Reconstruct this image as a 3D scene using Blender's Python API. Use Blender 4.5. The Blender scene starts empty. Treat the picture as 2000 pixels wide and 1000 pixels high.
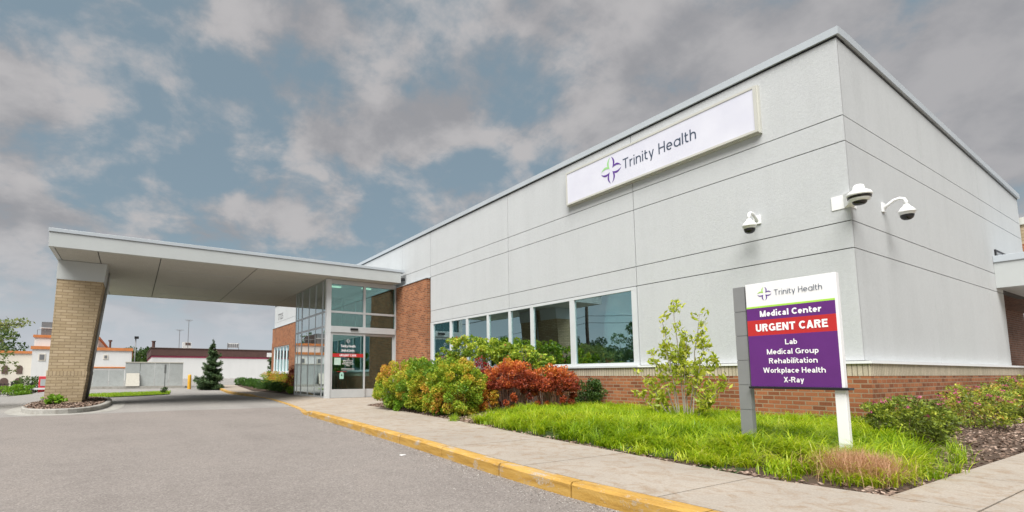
import bpy, bmesh, math, random
import numpy as np
from mathutils import Matrix, Vector

scene = bpy.context.scene
R = math.radians

# ------------------------------------------------------------------ camera
cam_d = bpy.data.cameras.new("camera")
cam = bpy.data.objects.new("camera", cam_d)
scene.collection.objects.link(cam)
cam_d.sensor_width = 36.0
cam_d.lens = 967.63 / 2000.0 * 36.0
cam_d.shift_x = (1000 - 840.15) / 2000.0
cam_d.shift_y = (637.70 - 500) / 2000.0
cam_d.clip_start = 0.05
cam_d.clip_end = 3000
# rows: image right, image down, forward (world coordinates)
ROT = [[0.8581114145264207, -0.5134617443579387, -0.0013554852887625278],
       [0.049381241599324305, 0.08515436581308165, -0.9951433198093033],
       [0.5110834503655682, 0.8538769062715508, 0.09842731175111366]]
m = Matrix.Identity(4)
for i in range(3):
    m[i][0] = ROT[0][i]
    m[i][1] = -ROT[1][i]
    m[i][2] = -ROT[2][i]
    m[i][3] = (0, 0, 1.0)[i]
cam.matrix_world = m
scene.camera = cam

# ------------------------------------------------------------------ exposure, sky and sun
scene.view_settings.view_transform = 'Standard'
scene.view_settings.look = 'None'
scene.view_settings.gamma = 1.0
scene.view_settings.exposure = 2.15
SUN_EL, SUN_AZ = R(56), math.atan2(-0.60, -0.80)      # direction towards the sun (x, y)

world = bpy.data.worlds.new("World")
scene.world = world
world.use_nodes = True
wn, wl = world.node_tree.nodes, world.node_tree.links
wn.clear()


def wnode(t, **kw):
    n = wn.new(t)
    for k, v in kw.items():
        setattr(n, k, v)
    return n


def wmath(op, a, b=None, clamp=False):
    n = wnode('ShaderNodeMath', operation=op, use_clamp=clamp)
    for i, v in enumerate((a, b)):
        if v is None:
            continue
        if isinstance(v, (int, float)):
            n.inputs[i].default_value = v
        else:
            wl.new(v, n.inputs[i])
    return n.outputs[0]


def wmix(f, a, b):
    n = wnode('ShaderNodeMix', data_type='RGBA')
    for i, v in ((0, f), (6, a), (7, b)):
        if isinstance(v, (int, float)):
            n.inputs[i].default_value = v
        elif isinstance(v, tuple):
            n.inputs[i].default_value = (*v, 1)
        else:
            wl.new(v, n.inputs[i])
    return n.outputs[2]


sky = wnode('ShaderNodeTexSky', sky_type='NISHITA')
sky.sun_disc = False
sky.sun_elevation = SUN_EL
sky.sun_rotation = math.pi / 2 - SUN_AZ
sky.air_density = 1.2
sky.dust_density = 1.5
tc = wnode('ShaderNodeTexCoord')
sep = wnode('ShaderNodeSeparateXYZ')
wl.new(tc.outputs['Generated'], sep.inputs[0])
dx, dy, dz = sep.outputs
den = wmath('ADD', wmath('MAXIMUM', dz, 0.0), 0.42)
u = wmath('DIVIDE', dx, den)
v = wmath('DIVIDE', dy, den)
comb = wnode('ShaderNodeCombineXYZ')
wl.new(u, comb.inputs[0])
wl.new(v, comb.inputs[1])
comb.inputs[2].default_value = 4.3


def wnoise(scale, detail, rough, dist, off=0.0, lac=2.0):
    n = wnode('ShaderNodeTexNoise')
    mp = wnode('ShaderNodeMapping')
    mp.inputs['Location'].default_value = (off, off * 0.7, off * 0.3)
    wl.new(comb.outputs[0], mp.inputs[0])
    wl.new(mp.outputs[0], n.inputs['Vector'])
    n.inputs['Scale'].default_value = scale
    n.inputs['Detail'].default_value = detail
    n.inputs['Roughness'].default_value = rough
    n.inputs['Distortion'].default_value = dist
    n.inputs['Lacunarity'].default_value = lac
    return n.outputs['Fac']


def wramp(val, a, b):
    n = wnode('ShaderNodeMapRange', interpolation_type='SMOOTHSTEP')
    wl.new(val, n.inputs[0])
    n.inputs[1].default_value = a
    n.inputs[2].default_value = b
    return n.outputs[0]


big = wnoise(2.9, 3, 0.5, 0.15, 21.7)
puff = wnoise(5.2, 10, 0.58, 0.15, 8.8)
fine = wnoise(18.0, 7, 0.62, 0.2, 3.3)
cover = wmath('ADD', wmath('MULTIPLY', big, 0.5), wmath('MULTIPLY', puff, 0.5))
cover = wmath('ADD', cover, wmath('MULTIPLY', wmath('SUBTRACT', fine, 0.5), 0.07))
# the bank of grey cloud to the right (+x) closes up, the left stays broken
cover = wmath('ADD', cover, wmath('MULTIPLY', wramp(dx, 0.60, 0.95), 0.09))
cloud = wramp(cover, 0.425, 0.545)
shade = wramp(wmath('ADD', puff, wmath('MULTIPLY', wmath('SUBTRACT', big, 0.5), -0.9)), 0.34, 0.66)
shade = wmath('MULTIPLY', shade, wmath('SUBTRACT', 1.0, wmath('MULTIPLY', wramp(dx, 0.60, 0.95), 0.42)))
dim = wnode('ShaderNodeMix', data_type='RGBA', blend_type='MULTIPLY')
dim.inputs[0].default_value = 1.0
wl.new(sky.outputs[0], dim.inputs[6])
dim.inputs[7].default_value = (0.62, 0.62, 0.62, 1)
blue = wmix(0.78, dim.outputs[2], (1.04, 1.38, 1.54))
white = wmix(shade, (1.48, 1.46, 1.53), (2.38, 2.28, 2.28))
col = wmix(wmath('MULTIPLY', cloud, 0.90), blue, white)
# the pale band of far cloud along the skyline
col = wmix(wmath('MULTIPLY', wramp(dz, 0.26, 0.02), 0.88), col, (2.45, 2.62, 2.85))
bg = wnode('ShaderNodeBackground')
bg.inputs['Strength'].default_value = 0.05
wl.new(col, bg.inputs['Color'])
wout = wnode('ShaderNodeOutputWorld')
wl.new(bg.outputs[0], wout.inputs[0])

sun_d = bpy.data.lights.new("sun", 'SUN')
sun_d.energy = 1.5
sun_d.angle = R(42)
sun_d.color = (1.0, 0.97, 0.93)
sun = bpy.data.objects.new("sun", sun_d)
scene.collection.objects.link(sun)
sdir = Vector((math.cos(SUN_EL) * math.cos(SUN_AZ), math.cos(SUN_EL) * math.sin(SUN_AZ), math.sin(SUN_EL)))
sun.rotation_euler = sdir.to_track_quat('Z', 'Y').to_euler()
sun.location = (-20, -20, 60)

# ------------------------------------------------------------------ materials


class NT:
    def __init__(s, name):
        s.m = bpy.data.materials.new(name)
        s.m.use_nodes = True
        s.t = s.m.node_tree
        s.t.nodes.clear()
        s.out = s.n('ShaderNodeOutputMaterial')

    def n(s, typ, **kw):
        nd = s.t.nodes.new(typ)
        for k, v in kw.items():
            setattr(nd, k, v)
        return nd

    def set(s, inp, v):
        if isinstance(v, bpy.types.NodeSocket):
            s.t.links.new(v, inp)
        elif isinstance(v, (tuple, list)) and len(v) == 3 and inp.type == 'RGBA':
            inp.default_value = (*v, 1)
        else:
            inp.default_value = v

    def noise(s, scale, detail=4, rough=0.55, vec=None, dist=0.0, out='Fac'):
        nd = s.n('ShaderNodeTexNoise')
        s.set(nd.inputs['Scale'], scale)
        s.set(nd.inputs['Detail'], detail)
        s.set(nd.inputs['Roughness'], rough)
        s.set(nd.inputs['Distortion'], dist)
        s.set(nd.inputs['Vector'], vec if vec is not None else s.pos())
        return nd.outputs[out]

    def pos(s):
        return s.n('ShaderNodeNewGeometry').outputs['Position']

    def uv(s):
        return s.n('ShaderNodeTexCoord').outputs['UV']

    def mp(s, vec, scale=(1, 1, 1), loc=(0, 0, 0)):
        nd = s.n('ShaderNodeMapping')
        s.set(nd.inputs['Scale'], scale)
        s.set(nd.inputs['Location'], loc)
        s.set(nd.inputs[0], vec)
        return nd.outputs[0]

    def ramp(s, fac, stops, interp='LINEAR'):
        nd = s.n('ShaderNodeValToRGB')
        cr = nd.color_ramp
        cr.interpolation = interp
        while len(cr.elements) < len(stops):
            cr.elements.new(0.5)
        for e, (p, c) in zip(cr.elements, stops):
            e.position = p
            e.color = (*c, 1) if len(c) == 3 else c
        s.set(nd.inputs[0], fac)
        return nd.outputs[0]

    def mr(s, val, a, b, c=0.0, d=1.0):
        nd = s.n('ShaderNodeMapRange')
        for i, x in enumerate((val, a, b, c, d)):
            s.set(nd.inputs[i], x)
        return nd.outputs[0]

    def math(s, op, a, b=0.0, clamp=False):
        nd = s.n('ShaderNodeMath', operation=op, use_clamp=clamp)
        s.set(nd.inputs[0], a)
        s.set(nd.inputs[1], b)
        return nd.outputs[0]

    def mix(s, f, a, b, mode='MIX'):
        nd = s.n('ShaderNodeMix', data_type='RGBA', blend_type=mode)
        s.set(nd.inputs[0], f)
        s.set(nd.inputs[6], a)
        s.set(nd.inputs[7], b)
        return nd.outputs[2]

    def bump(s, h, strength=0.3, dist=0.01):
        nd = s.n('ShaderNodeBump')
        s.set(nd.inputs['Strength'], strength)
        s.set(nd.inputs['Distance'], dist)
        s.set(nd.inputs['Height'], h)
        return nd.outputs[0]

    def pbsdf(s, col, rough=0.6, metal=0.0, spec=0.5, normal=None):
        nd = s.n('ShaderNodeBsdfPrincipled')
        s.set(nd.inputs['Base Color'], col)
        s.set(nd.inputs['Roughness'], rough)
        s.set(nd.inputs['Metallic'], metal)
        s.set(nd.inputs['Specular IOR Level'], spec)
        if normal is not None:
            s.set(nd.inputs['Normal'], normal)
        return nd

    def done(s, sh):
        s.set(s.out.inputs['Surface'], sh.outputs[0] if hasattr(sh, 'outputs') else sh)
        return s.m


def plain(name, col, rough=0.5, metal=0.0, var=0.12, scale=6.0, spec=0.5, bump=0.0):
    t = NT(name)
    f = t.noise(scale, 5, 0.6)
    lo = tuple(c * (1 - var) for c in col)
    hi = tuple(min(1, c * (1 + var)) for c in col)
    c = t.ramp(f, [(0.3, lo), (0.7, hi)])
    nb = t.bump(t.noise(scale * 25, 3), bump, 0.004) if bump else None
    return t.done(t.pbsdf(c, rough, metal, spec, nb))


def stucco(name, col, grain=180.0, amt=0.06):
    t = NT(name)
    big = t.noise(0.7, 4, 0.6)
    # faint vertical streaks of weathering
    st = t.noise(1.0, 6, 0.62, t.mp(t.pos(), (3.0, 3.0, 0.20)))
    mot = t.noise(22, 5, 0.7)
    gr = t.noise(grain, 3, 0.7)
    f = t.math('ADD', t.math('MULTIPLY', big, 0.35), t.math('MULTIPLY', st, 0.4))
    f = t.math('ADD', f, t.math('MULTIPLY', mot, 0.25))
    c = t.ramp(f, [(0.34, tuple(x * 0.925 for x in col)), (0.52, col), (0.68, tuple(min(1, x * 1.035) for x in col))])
    c = t.mix(1.0, c, t.ramp(mot, [(0.3, (0.975, 0.976, 0.975)), (0.7, (1.02, 1.02, 1.02))]), 'MULTIPLY')
    c = t.mix(1.0, c, t.ramp(gr, [(0.3, (1 - amt * 2,) * 3), (0.7, (1 + amt,) * 3)]), 'MULTIPLY')
    return t.done(t.pbsdf(c, 0.85, 0, 0.25, t.bump(t.math('ADD', gr, mot), 0.6, 0.006)))


def brick(name, c1, c2, c3, mortar, w=0.185, h=0.0722, ms=0.009, offset=0.5, dirt=0.25):
    t = NT(name)
    uv = t.uv()
    b = t.n('ShaderNodeTexBrick')
    b.offset = offset
    t.set(b.inputs['Vector'], uv)
    t.set(b.inputs['Scale'], 1.0)
    t.set(b.inputs['Mortar Size'], ms)
    t.set(b.inputs['Mortar Smooth'], 0.15)
    t.set(b.inputs['Brick Width'], w)
    t.set(b.inputs['Row Height'], h)
    t.set(b.inputs['Bias'], 0.0)
    t.set(b.inputs['Color1'], (0, 0, 0))
    t.set(b.inputs['Color2'], (1, 1, 1))
    t.set(b.inputs['Mortar'], (0.5, 0.5, 0.5))
    tone = t.ramp(b.outputs['Color'], [(0.0, c1), (0.5, c2), (1.0, c3)])
    gr = t.noise(60, 4, 0.7)
    tone = t.mix(1.0, tone, t.ramp(gr, [(0.25, (0.72,) * 3), (0.75, (1.18,) * 3)]), 'MULTIPLY')
    mg = t.mix(t.noise(9, 4), tuple(x * 0.8 for x in mortar), mortar)
    c = t.mix(b.outputs['Fac'], tone, mg)
    d = t.noise(1.3, 5, 0.6)
    c = t.mix(1.0, c, t.ramp(d, [(0.3, (1 - dirt,) * 3), (0.6, (1.0,) * 3)]), 'MULTIPLY')
    hgt = t.math('SUBTRACT', 1.0, b.outputs['Fac'])
    hgt = t.math('ADD', hgt, t.math('MULTIPLY', gr, 0.3))
    return t.done(t.pbsdf(c, 0.85, 0, 0.25, t.bump(hgt, 0.8, 0.006)))


def asphalt(name, base, light):
    t = NT(name)
    p = t.pos()
    v = t.n('ShaderNodeTexVoronoi')
    t.set(v.inputs['Vector'], p)
    t.set(v.inputs['Scale'], 95)
    stone = v.outputs['Color']
    g = t.n('ShaderNodeSeparateColor')
    t.set(g.inputs[0], stone)
    agg = t.ramp(g.outputs[0], [(0.0, tuple(c * 0.74 for c in base)), (0.5, base), (0.86, tuple(c * 1.08 for c in base)), (1.0, light)])
    big = t.noise(0.45, 5, 0.6)
    med = t.noise(4.0, 5, 0.65)
    streak = t.noise(0.5, 4, 0.6, t.mp(p, (1.6, 0.16, 1)))
    f = t.math('ADD', t.math('MULTIPLY', big, 0.4), t.math('MULTIPLY', med, 0.25))
    f = t.math('ADD', f, t.math('MULTIPLY', streak, 0.35))
    c = t.mix(1.0, agg, t.ramp(f, [(0.32, (0.80, 0.79, 0.79)), (0.5, (1, 1, 1)), (0.68, (1.13, 1.11, 1.09))]), 'MULTIPLY')
    n2 = t.noise(120, 3, 0.7)
    c = t.mix(1.0, c, t.ramp(n2, [(0.25, (0.84,) * 3), (0.75, (1.14,) * 3)]), 'MULTIPLY')
    return t.done(t.pbsdf(c, 0.9, 0, 0.25, t.bump(t.math('ADD', g.outputs[1], n2), 0.6, 0.006)))


def concrete(name, base, stain=(0.30, 0.20, 0.11), amt=0.5):
    t = NT(name)
    p = t.pos()
    sp = t.noise(5.0, 9, 0.74, None, 0.8)
    big = t.noise(0.6, 4, 0.6)
    gr = t.noise(70, 4, 0.75)
    c = t.ramp(big, [(0.3, tuple(x * 0.88 for x in base)), (0.7, tuple(x * 1.08 for x in base))])
    c = t.mix(t.math('MULTIPLY', t.mr(sp, 0.48, 0.66), amt), c, stain)
    c = t.mix(1.0, c, t.ramp(gr, [(0.3, (0.80,) * 3), (0.7, (1.15,) * 3)]), 'MULTIPLY')
    return t.done(t.pbsdf(c, 0.88, 0, 0.25, t.bump(gr, 0.5, 0.004)))


def curb_paint(name):
    t = NT(name)
    p = t.pos()
    wear = t.noise(7, 8, 0.72, t.mp(p, (1, 0.45, 1)), 0.4)
    fine = t.noise(55, 4, 0.7)
    streak = t.noise(6, 5, 0.7, t.mp(p, (1, 0.35, 3.5)))
    y = t.ramp(streak, [(0.3, (0.30, 0.165, 0.035)), (0.5, (0.47, 0.275, 0.06)), (0.75, (0.58, 0.37, 0.11))])
    f = t.mr(t.math('ADD', wear, t.math('MULTIPLY', fine, 0.25)), 0.665, 0.76)
    c = t.mix(f, y, t.mix(fine, (0.30, 0.25, 0.19), (0.50, 0.44, 0.36)))
    return t.done(t.pbsdf(c, 0.7, 0, 0.35, t.bump(t.math('ADD', wear, fine), 0.6, 0.008)))


def glass(name, tint, refl, base=0.10, power=1.0):
    t = NT(name)
    fr = t.n('ShaderNodeFresnel')
    fr.inputs['IOR'].default_value = 1.55
    f = t.math('ADD', base, t.math('MULTIPLY', fr.outputs[0], power), True)
    tr = t.n('ShaderNodeBsdfTransparent')
    t.set(tr.inputs[0], tint)
    gl = t.n('ShaderNodeBsdfGlossy')
    t.set(gl.inputs['Color'], refl)
    gl.inputs['Roughness'].default_value = 0.0
    # large soft waviness of tempered panes
    t.set(gl.inputs['Normal'], t.bump(t.noise(0.9, 2, 0.4), 0.02, 0.05))
    mx = t.n('ShaderNodeMixShader')
    t.set(mx.inputs[0], f)
    t.t.links.new(tr.outputs[0], mx.inputs[1])
    t.t.links.new(gl.outputs[0], mx.inputs[2])
    return t.done(mx)


def leaf(name, stops, trans=0.35, rough=0.5, tint_amt=0.55, tint2=None):
    """stops: ramp of leaf colours, driven by each leaf's own number and by its spray's number (attribute)."""
    t = NT(name)
    rnd = t.n('ShaderNodeNewGeometry').outputs['Random Per Island']
    at = t.n('ShaderNodeAttribute')
    at.attribute_name = 'tint'
    f = t.math('ADD', t.math('MULTIPLY', rnd, 1 - tint_amt), t.math('MULTIPLY', at.outputs['Fac'], tint_amt))
    c = t.ramp(f, stops)
    d = t.pbsdf(c, rough, 0, 0.35)
    tr = t.n('ShaderNodeBsdfTranslucent')
    t.set(tr.inputs[0], t.mix(1.0, c, (1.25, 1.2, 0.7), 'MULTIPLY'))
    mx = t.n('ShaderNodeMixShader')
    mx.inputs[0].default_value = trans
    t.t.links.new(d.outputs[0], mx.inputs[1])
    t.t.links.new(tr.outputs[0], mx.inputs[2])
    return t.done(mx)


def bark(name, a, b):
    t = NT(name)
    n = t.noise(14, 6, 0.7, t.mp(t.pos(), (1, 1, 0.25)))
    return t.done(t.pbsdf(t.ramp(n, [(0.3, a), (0.7, b)]), 0.9, 0, 0.2, t.bump(n, 0.6, 0.01)))


def emit(name, col, strength):
    t = NT(name)
    e = t.n('ShaderNodeEmission')
    t.set(e.inputs[0], col)
    e.inputs[1].default_value = strength
    return t.done(e)


M = {}
M['stucco'] = stucco('stucco_light_grey', (0.517, 0.536, 0.542))
M['joint'] = plain('joint_dark', (0.10, 0.10, 0.10), 0.9)
M['coping'] = plain('coping_metal', (0.43, 0.47, 0.50), 0.35, 0.0, 0.05, 1.0)
M['fascia'] = plain('fascia_metal', (0.455, 0.48, 0.475), 0.4, 0.0, 0.05, 0.8)
M['soffit'] = stucco('soffit_stucco', (0.52, 0.515, 0.47), 60, 0.14)
M['brick'] = brick('brick_red', (0.22, 0.078, 0.038), (0.34, 0.122, 0.054), (0.43, 0.172, 0.078), (0.37, 0.265, 0.175))
M['brick_shaded'] = brick('brick_red_shaded', (0.12, 0.050, 0.032), (0.16, 0.070, 0.045), (0.21, 0.095, 0.06), (0.24, 0.19, 0.15))  # brick darkened in its colour for the shade of the recess
M['soldier'] = brick('soldier_tan', (0.47, 0.41, 0.31), (0.52, 0.455, 0.345), (0.57, 0.50, 0.38), (0.27, 0.225, 0.16), 0.066, 0.40, 0.006, 0.0, 0.1)
M['brick_tan'] = brick('brick_tan', (0.42, 0.325, 0.20), (0.47, 0.37, 0.235), (0.53, 0.42, 0.28), (0.33, 0.25, 0.15), 0.30, 0.096, 0.010, 0.5, 0.15)
M['soldier_col'] = brick('soldier_tan_column', (0.42, 0.325, 0.20), (0.47, 0.37, 0.235), (0.53, 0.42, 0.28), (0.30, 0.225, 0.14), 0.096, 0.50, 0.010, 0.0, 0.15)
M['white_metal'] = plain('white_aluminium', (0.58, 0.605, 0.615), 0.35, 0.0, 0.04, 2)
M['door_metal'] = plain('door_aluminium', (0.50, 0.525, 0.53), 0.32, 0.15, 0.05, 2)
M['alu'] = plain('silver_aluminium', (0.47, 0.49, 0.50), 0.32, 0.55, 0.05, 2)
M['ledge'] = plain('ledge_white', (0.78, 0.79, 0.80), 0.4, 0.0, 0.03, 2)
M['glass'] = glass('window_glass', (0.70, 0.84, 0.76), (0.70, 0.96, 0.98), 0.42, 0.9)
M['glass_door'] = glass('door_glass', (0.50, 0.74, 0.68), (0.70, 0.95, 0.97), 0.17, 0.85)
M['glass_side'] = glass('vestibule_side_glass', (0.45, 0.62, 0.58), (0.90, 1.0, 1.0), 0.52, 1.0)
M['interior'] = plain('interior_paint', (0.62, 0.65, 0.58), 0.8, 0, 0.06, 1)
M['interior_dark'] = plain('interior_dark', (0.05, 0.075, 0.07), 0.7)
M['carpet'] = plain('carpet', (0.10, 0.105, 0.10), 0.95)
M['oak'] = plain('oak_veneer', (0.72, 0.44, 0.14), 0.45, 0, 0.2, 5)
M['asphalt_new'] = asphalt('asphalt_drive', (0.240, 0.214, 0.196), (0.33, 0.30, 0.275))
M['asphalt_old'] = asphalt('asphalt_lot', (0.285, 0.272, 0.255), (0.36, 0.345, 0.325))
M['walk'] = concrete('walk_concrete', (0.36, 0.316, 0.266), (0.27, 0.195, 0.13), 0.85)
M['kerb_grey'] = concrete('island_concrete', (0.36, 0.35, 0.32), (0.16, 0.13, 0.10), 0.5)
M['curb'] = curb_paint('curb_yellow_paint')
M['soil'] = plain('mulch_soil', (0.085, 0.060, 0.045), 0.95, 0, 0.35, 14, 0.2, 0.6)
M['black'] = plain('black_plastic', (0.012, 0.012, 0.013), 0.35)
M['dome_dark'] = plain('dome_smoked', (0.012, 0.012, 0.014), 0.05)
M['white_paint'] = plain('white_paint', (0.78, 0.785, 0.79), 0.35, 0, 0.02, 3)
M['cam_white'] = plain('camera_white', (0.80, 0.81, 0.80), 0.3, 0, 0.02, 3)
M['pylon'] = plain('pylon_grey', (0.225, 0.23, 0.23), 0.45, 0.1, 0.06, 2)
M['purple'] = plain('sign_purple', (0.108, 0.018, 0.165), 0.45, 0, 0.08, 3)
M['red'] = plain('sign_red', (0.46, 0.022, 0.022), 0.45, 0, 0.06, 3)
M['green'] = plain('sign_green', (0.36, 0.66, 0.07), 0.45, 0, 0.03, 3)
M['letter_white'] = plain('letter_white', (0.85, 0.85, 0.86), 0.45, 0, 0.01, 3)
M['letter_slate'] = plain('letter_slate', (0.055, 0.075, 0.115), 0.4, 0, 0.02, 3)
M['logo_purple'] = plain('logo_purple', (0.11, 0.045, 0.27), 0.4, 0, 0.02, 3)
M['logo_green'] = plain('logo_green', (0.30, 0.60, 0.22), 0.4, 0, 0.02, 3)
M['box_frame'] = plain('sign_box_frame', (0.55, 0.55, 0.50), 0.4, 0.1, 0.04, 3)
t = NT('sign_box_face')
_p = t.pbsdf(t.ramp(t.noise(1.2, 3), [(0.35, (0.56, 0.565, 0.64)), (0.65, (0.62, 0.625, 0.69))]), 0.35)
_p.inputs['Emission Color'].default_value = (0.93, 0.93, 1.0, 1)
_p.inputs['Emission Strength'].default_value = 0.02
M['box_face'] = t.done(_p)
M['orange'] = plain('orange_trim', (0.52, 0.185, 0.055), 0.7, 0, 0.12, 3)
M['far_white'] = stucco('far_white_wall', (0.66, 0.665, 0.655), 40, 0.02)
M['far_cream'] = stucco('far_cream_wall', (0.66, 0.62, 0.54), 40, 0.02)
M['maroon'] = plain('maroon_parapet', (0.085, 0.043, 0.036), 0.8, 0, 0.15, 3)
M['pink'] = plain('pink_stripe', (0.42, 0.075, 0.13), 0.7)
M['far_grey'] = plain('far_grey_siding', (0.15, 0.155, 0.16), 0.7, 0, 0.1, 3)
M['far_dark'] = plain('far_dark_opening', (0.10, 0.062, 0.05), 0.6)
M['panel_grey'] = concrete('precast_grey', (0.40, 0.425, 0.42), (0.30, 0.31, 0.30), 0.5)
M['panel_cream'] = concrete('precast_cream', (0.50, 0.48, 0.42), (0.38, 0.35, 0.30), 0.4)
M['bollard'] = plain('bollard_yellow', (0.62, 0.33, 0.025), 0.5)
M['kiosk_red'] = plain('kiosk_red', (0.58, 0.045, 0.06), 0.5)
M['steel'] = plain('galvanised_steel', (0.20, 0.205, 0.21), 0.5, 0.4)
M['wood_pole'] = bark('pole_wood', (0.06, 0.045, 0.035), (0.11, 0.085, 0.065))
M['lamp'] = emit('ceiling_lamp', (1.0, 0.93, 0.75), 0.35)
M['lamp_room'] = emit('room_lamp', (1.0, 0.96, 0.86), 5.0)
M['sticker'] = plain('sticker_aqua', (0.35, 0.62, 0.52), 0.5)
M['paper'] = plain('paper_note', (0.45, 0.60, 0.52), 0.6)
M['counter'] = plain('counter_grey', (0.35, 0.38, 0.39), 0.5)
M['roof'] = plain('roof_membrane', (0.30, 0.30, 0.29), 0.9)
M['pebble'] = plain('pebbles', (0.34, 0.32, 0.295), 0.9, 0, 0.4, 30)
# foliage
M['lf_gold'] = leaf('leaf_gold_green', [(0.0, (0.064, 0.160, 0.015)), (0.30, (0.211, 0.346, 0.026)), (0.50, (0.371, 0.429, 0.033)), (0.68, (0.602, 0.422, 0.058)), (0.85, (0.576, 0.230, 0.058)), (1.0, (0.320, 0.096, 0.038))], 0.3, 0.5, 0.75)
M['lf_orange'] = leaf('leaf_orange_gold', [(0.0, (0.165, 0.225, 0.022)), (0.3, (0.450, 0.375, 0.037)), (0.6, (0.675, 0.300, 0.037)), (1.0, (0.570, 0.128, 0.037))], 0.3, 0.5, 0.6)
M['lf_red'] = leaf('leaf_barberry_red', [(0.0, (0.124, 0.029, 0.018)), (0.35, (0.338, 0.065, 0.031)), (0.62, (0.546, 0.137, 0.042)), (0.85, (0.702, 0.260, 0.055)), (1.0, (0.624, 0.364, 0.065))], 0.3, 0.5, 0.6)
M['lf_crimson'] = leaf('leaf_crimson', [(0.0, (0.13, 0.010, 0.014)), (0.6, (0.30, 0.020, 0.022)), (1.0, (0.38, 0.07, 0.03))], 0.3, 0.5, 0.4)
M['lf_rose'] = leaf('leaf_rose_green', [(0.0, (0.050, 0.110, 0.015)), (0.35, (0.154, 0.259, 0.024)), (0.65, (0.341, 0.440, 0.039)), (0.90, (0.616, 0.638, 0.077)), (1.0, (0.462, 0.198, 0.066))], 0.34, 0.5, 0.55)
M['lf_tree'] = leaf('leaf_young_tree', [(0.0, (0.17, 0.25, 0.03)), (0.4, (0.36, 0.44, 0.04)), (0.75, (0.55, 0.58, 0.08)), (0.95, (0.68, 0.64, 0.15)), (1.0, (0.24, 0.10, 0.04))], 0.38, 0.45, 0.4)
M['lf_dark'] = leaf('leaf_yew_green', [(0.0, (0.022, 0.052, 0.012)), (0.5, (0.045, 0.095, 0.018)), (1.0, (0.10, 0.155, 0.025))], 0.2, 0.5, 0.4)
M['lf_hedge'] = leaf('leaf_boxwood', [(0.0, (0.018, 0.064, 0.008)), (0.5, (0.053, 0.143, 0.018)), (1.0, (0.127, 0.263, 0.030))], 0.2, 0.5, 0.4)
M['lf_bright'] = leaf('leaf_bright_green', [(0.0, (0.09, 0.21, 0.015)), (1.0, (0.26, 0.44, 0.035))], 0.35, 0.5, 0.4)
M['lf_spirea'] = leaf('leaf_spirea', [(0.0, (0.096, 0.078, 0.035)), (0.25, (0.122, 0.175, 0.035)), (0.55, (0.280, 0.358, 0.044)), (0.8, (0.489, 0.506, 0.069)), (1.0, (0.577, 0.280, 0.087))], 0.3, 0.5, 0.55)
M['lf_pink'] = leaf('flower_pink', [(0.0, (0.38, 0.05, 0.13)), (1.0, (0.62, 0.20, 0.32))], 0.3, 0.6, 0.3)
M['lf_spruce'] = leaf('needle_spruce', [(0.0, (0.025, 0.055, 0.024)), (0.5, (0.060, 0.115, 0.045)), (1.0, (0.135, 0.20, 0.075))], 0.1, 0.6, 0.5)
M['lf_far'] = leaf('leaf_far_tree', [(0.0, (0.022, 0.050, 0.012)), (0.6, (0.055, 0.105, 0.020)), (1.0, (0.11, 0.17, 0.03))], 0.25, 0.5, 0.5)
M['lf_left'] = leaf('leaf_left_tree', [(0.0, (0.09, 0.14, 0.04)), (0.5, (0.18, 0.24, 0.08)), (0.85, (0.30, 0.34, 0.13)), (1.0, (0.42, 0.34, 0.06))], 0.35, 0.5, 0.5)
M['grass'] = leaf('grass_blade', [(0.0, (0.11, 0.225, 0.011)), (0.35, (0.245, 0.39, 0.014)), (0.7, (0.43, 0.54, 0.021)), (0.93, (0.60, 0.63, 0.085)), (1.0, (0.68, 0.62, 0.27))], 0.43, 0.4, 0.5)
M['drygrass'] = leaf('dry_grass_blade', [(0.0, (0.34, 0.185, 0.10)), (0.5, (0.54, 0.33, 0.20)), (1.0, (0.68, 0.48, 0.32))], 0.35, 0.7, 0.4)
M['chips'] = leaf('bark_chip', [(0.0, (0.101, 0.065, 0.047)), (0.5, (0.236, 0.162, 0.121)), (0.85, (0.392, 0.290, 0.230)), (1.0, (0.608, 0.513, 0.432))], 0.0, 0.9, 0.2)
M['bark'] = bark('bark_brown', (0.07, 0.05, 0.04), (0.16, 0.12, 0.095))
M['stem_grey'] = bark('stem_pale', (0.20, 0.17, 0.14), (0.42, 0.37, 0.31))
M['stem_red'] = bark('stem_redbrown', (0.12, 0.065, 0.05), (0.33, 0.22, 0.17))
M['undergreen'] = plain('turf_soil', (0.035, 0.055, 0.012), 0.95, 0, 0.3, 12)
M['lawn'] = plain('lawn_ground', (0.15, 0.23, 0.03), 0.95, 0, 0.3, 5)

# ------------------------------------------------------------------ mesh and object helpers
COL = scene.collection


def wloc(o):
    p = Vector((0, 0, 0))
    while o is not None:
        p += o.location
        o = o.parent
    return p


def tag(o, label=None, cat=None, group=None, kind=None):
    if label:
        o['label'] = label
    if cat:
        o['category'] = cat
    if group:
        o['group'] = group
    if kind:
        o['kind'] = kind
    return o


def thing(name, loc, label, cat, group=None):
    o = bpy.data.objects.new(name, None)
    o.empty_display_size = 0.2
    COL.objects.link(o)
    o.location = loc
    return tag(o, label, cat, group)


def copy_tree(o, parent=None):
    c = o.copy()
    COL.objects.link(c)
    if parent is not None:
        c.parent = parent
    for ch in list(o.children):
        copy_tree(ch, c)
    return c


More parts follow.
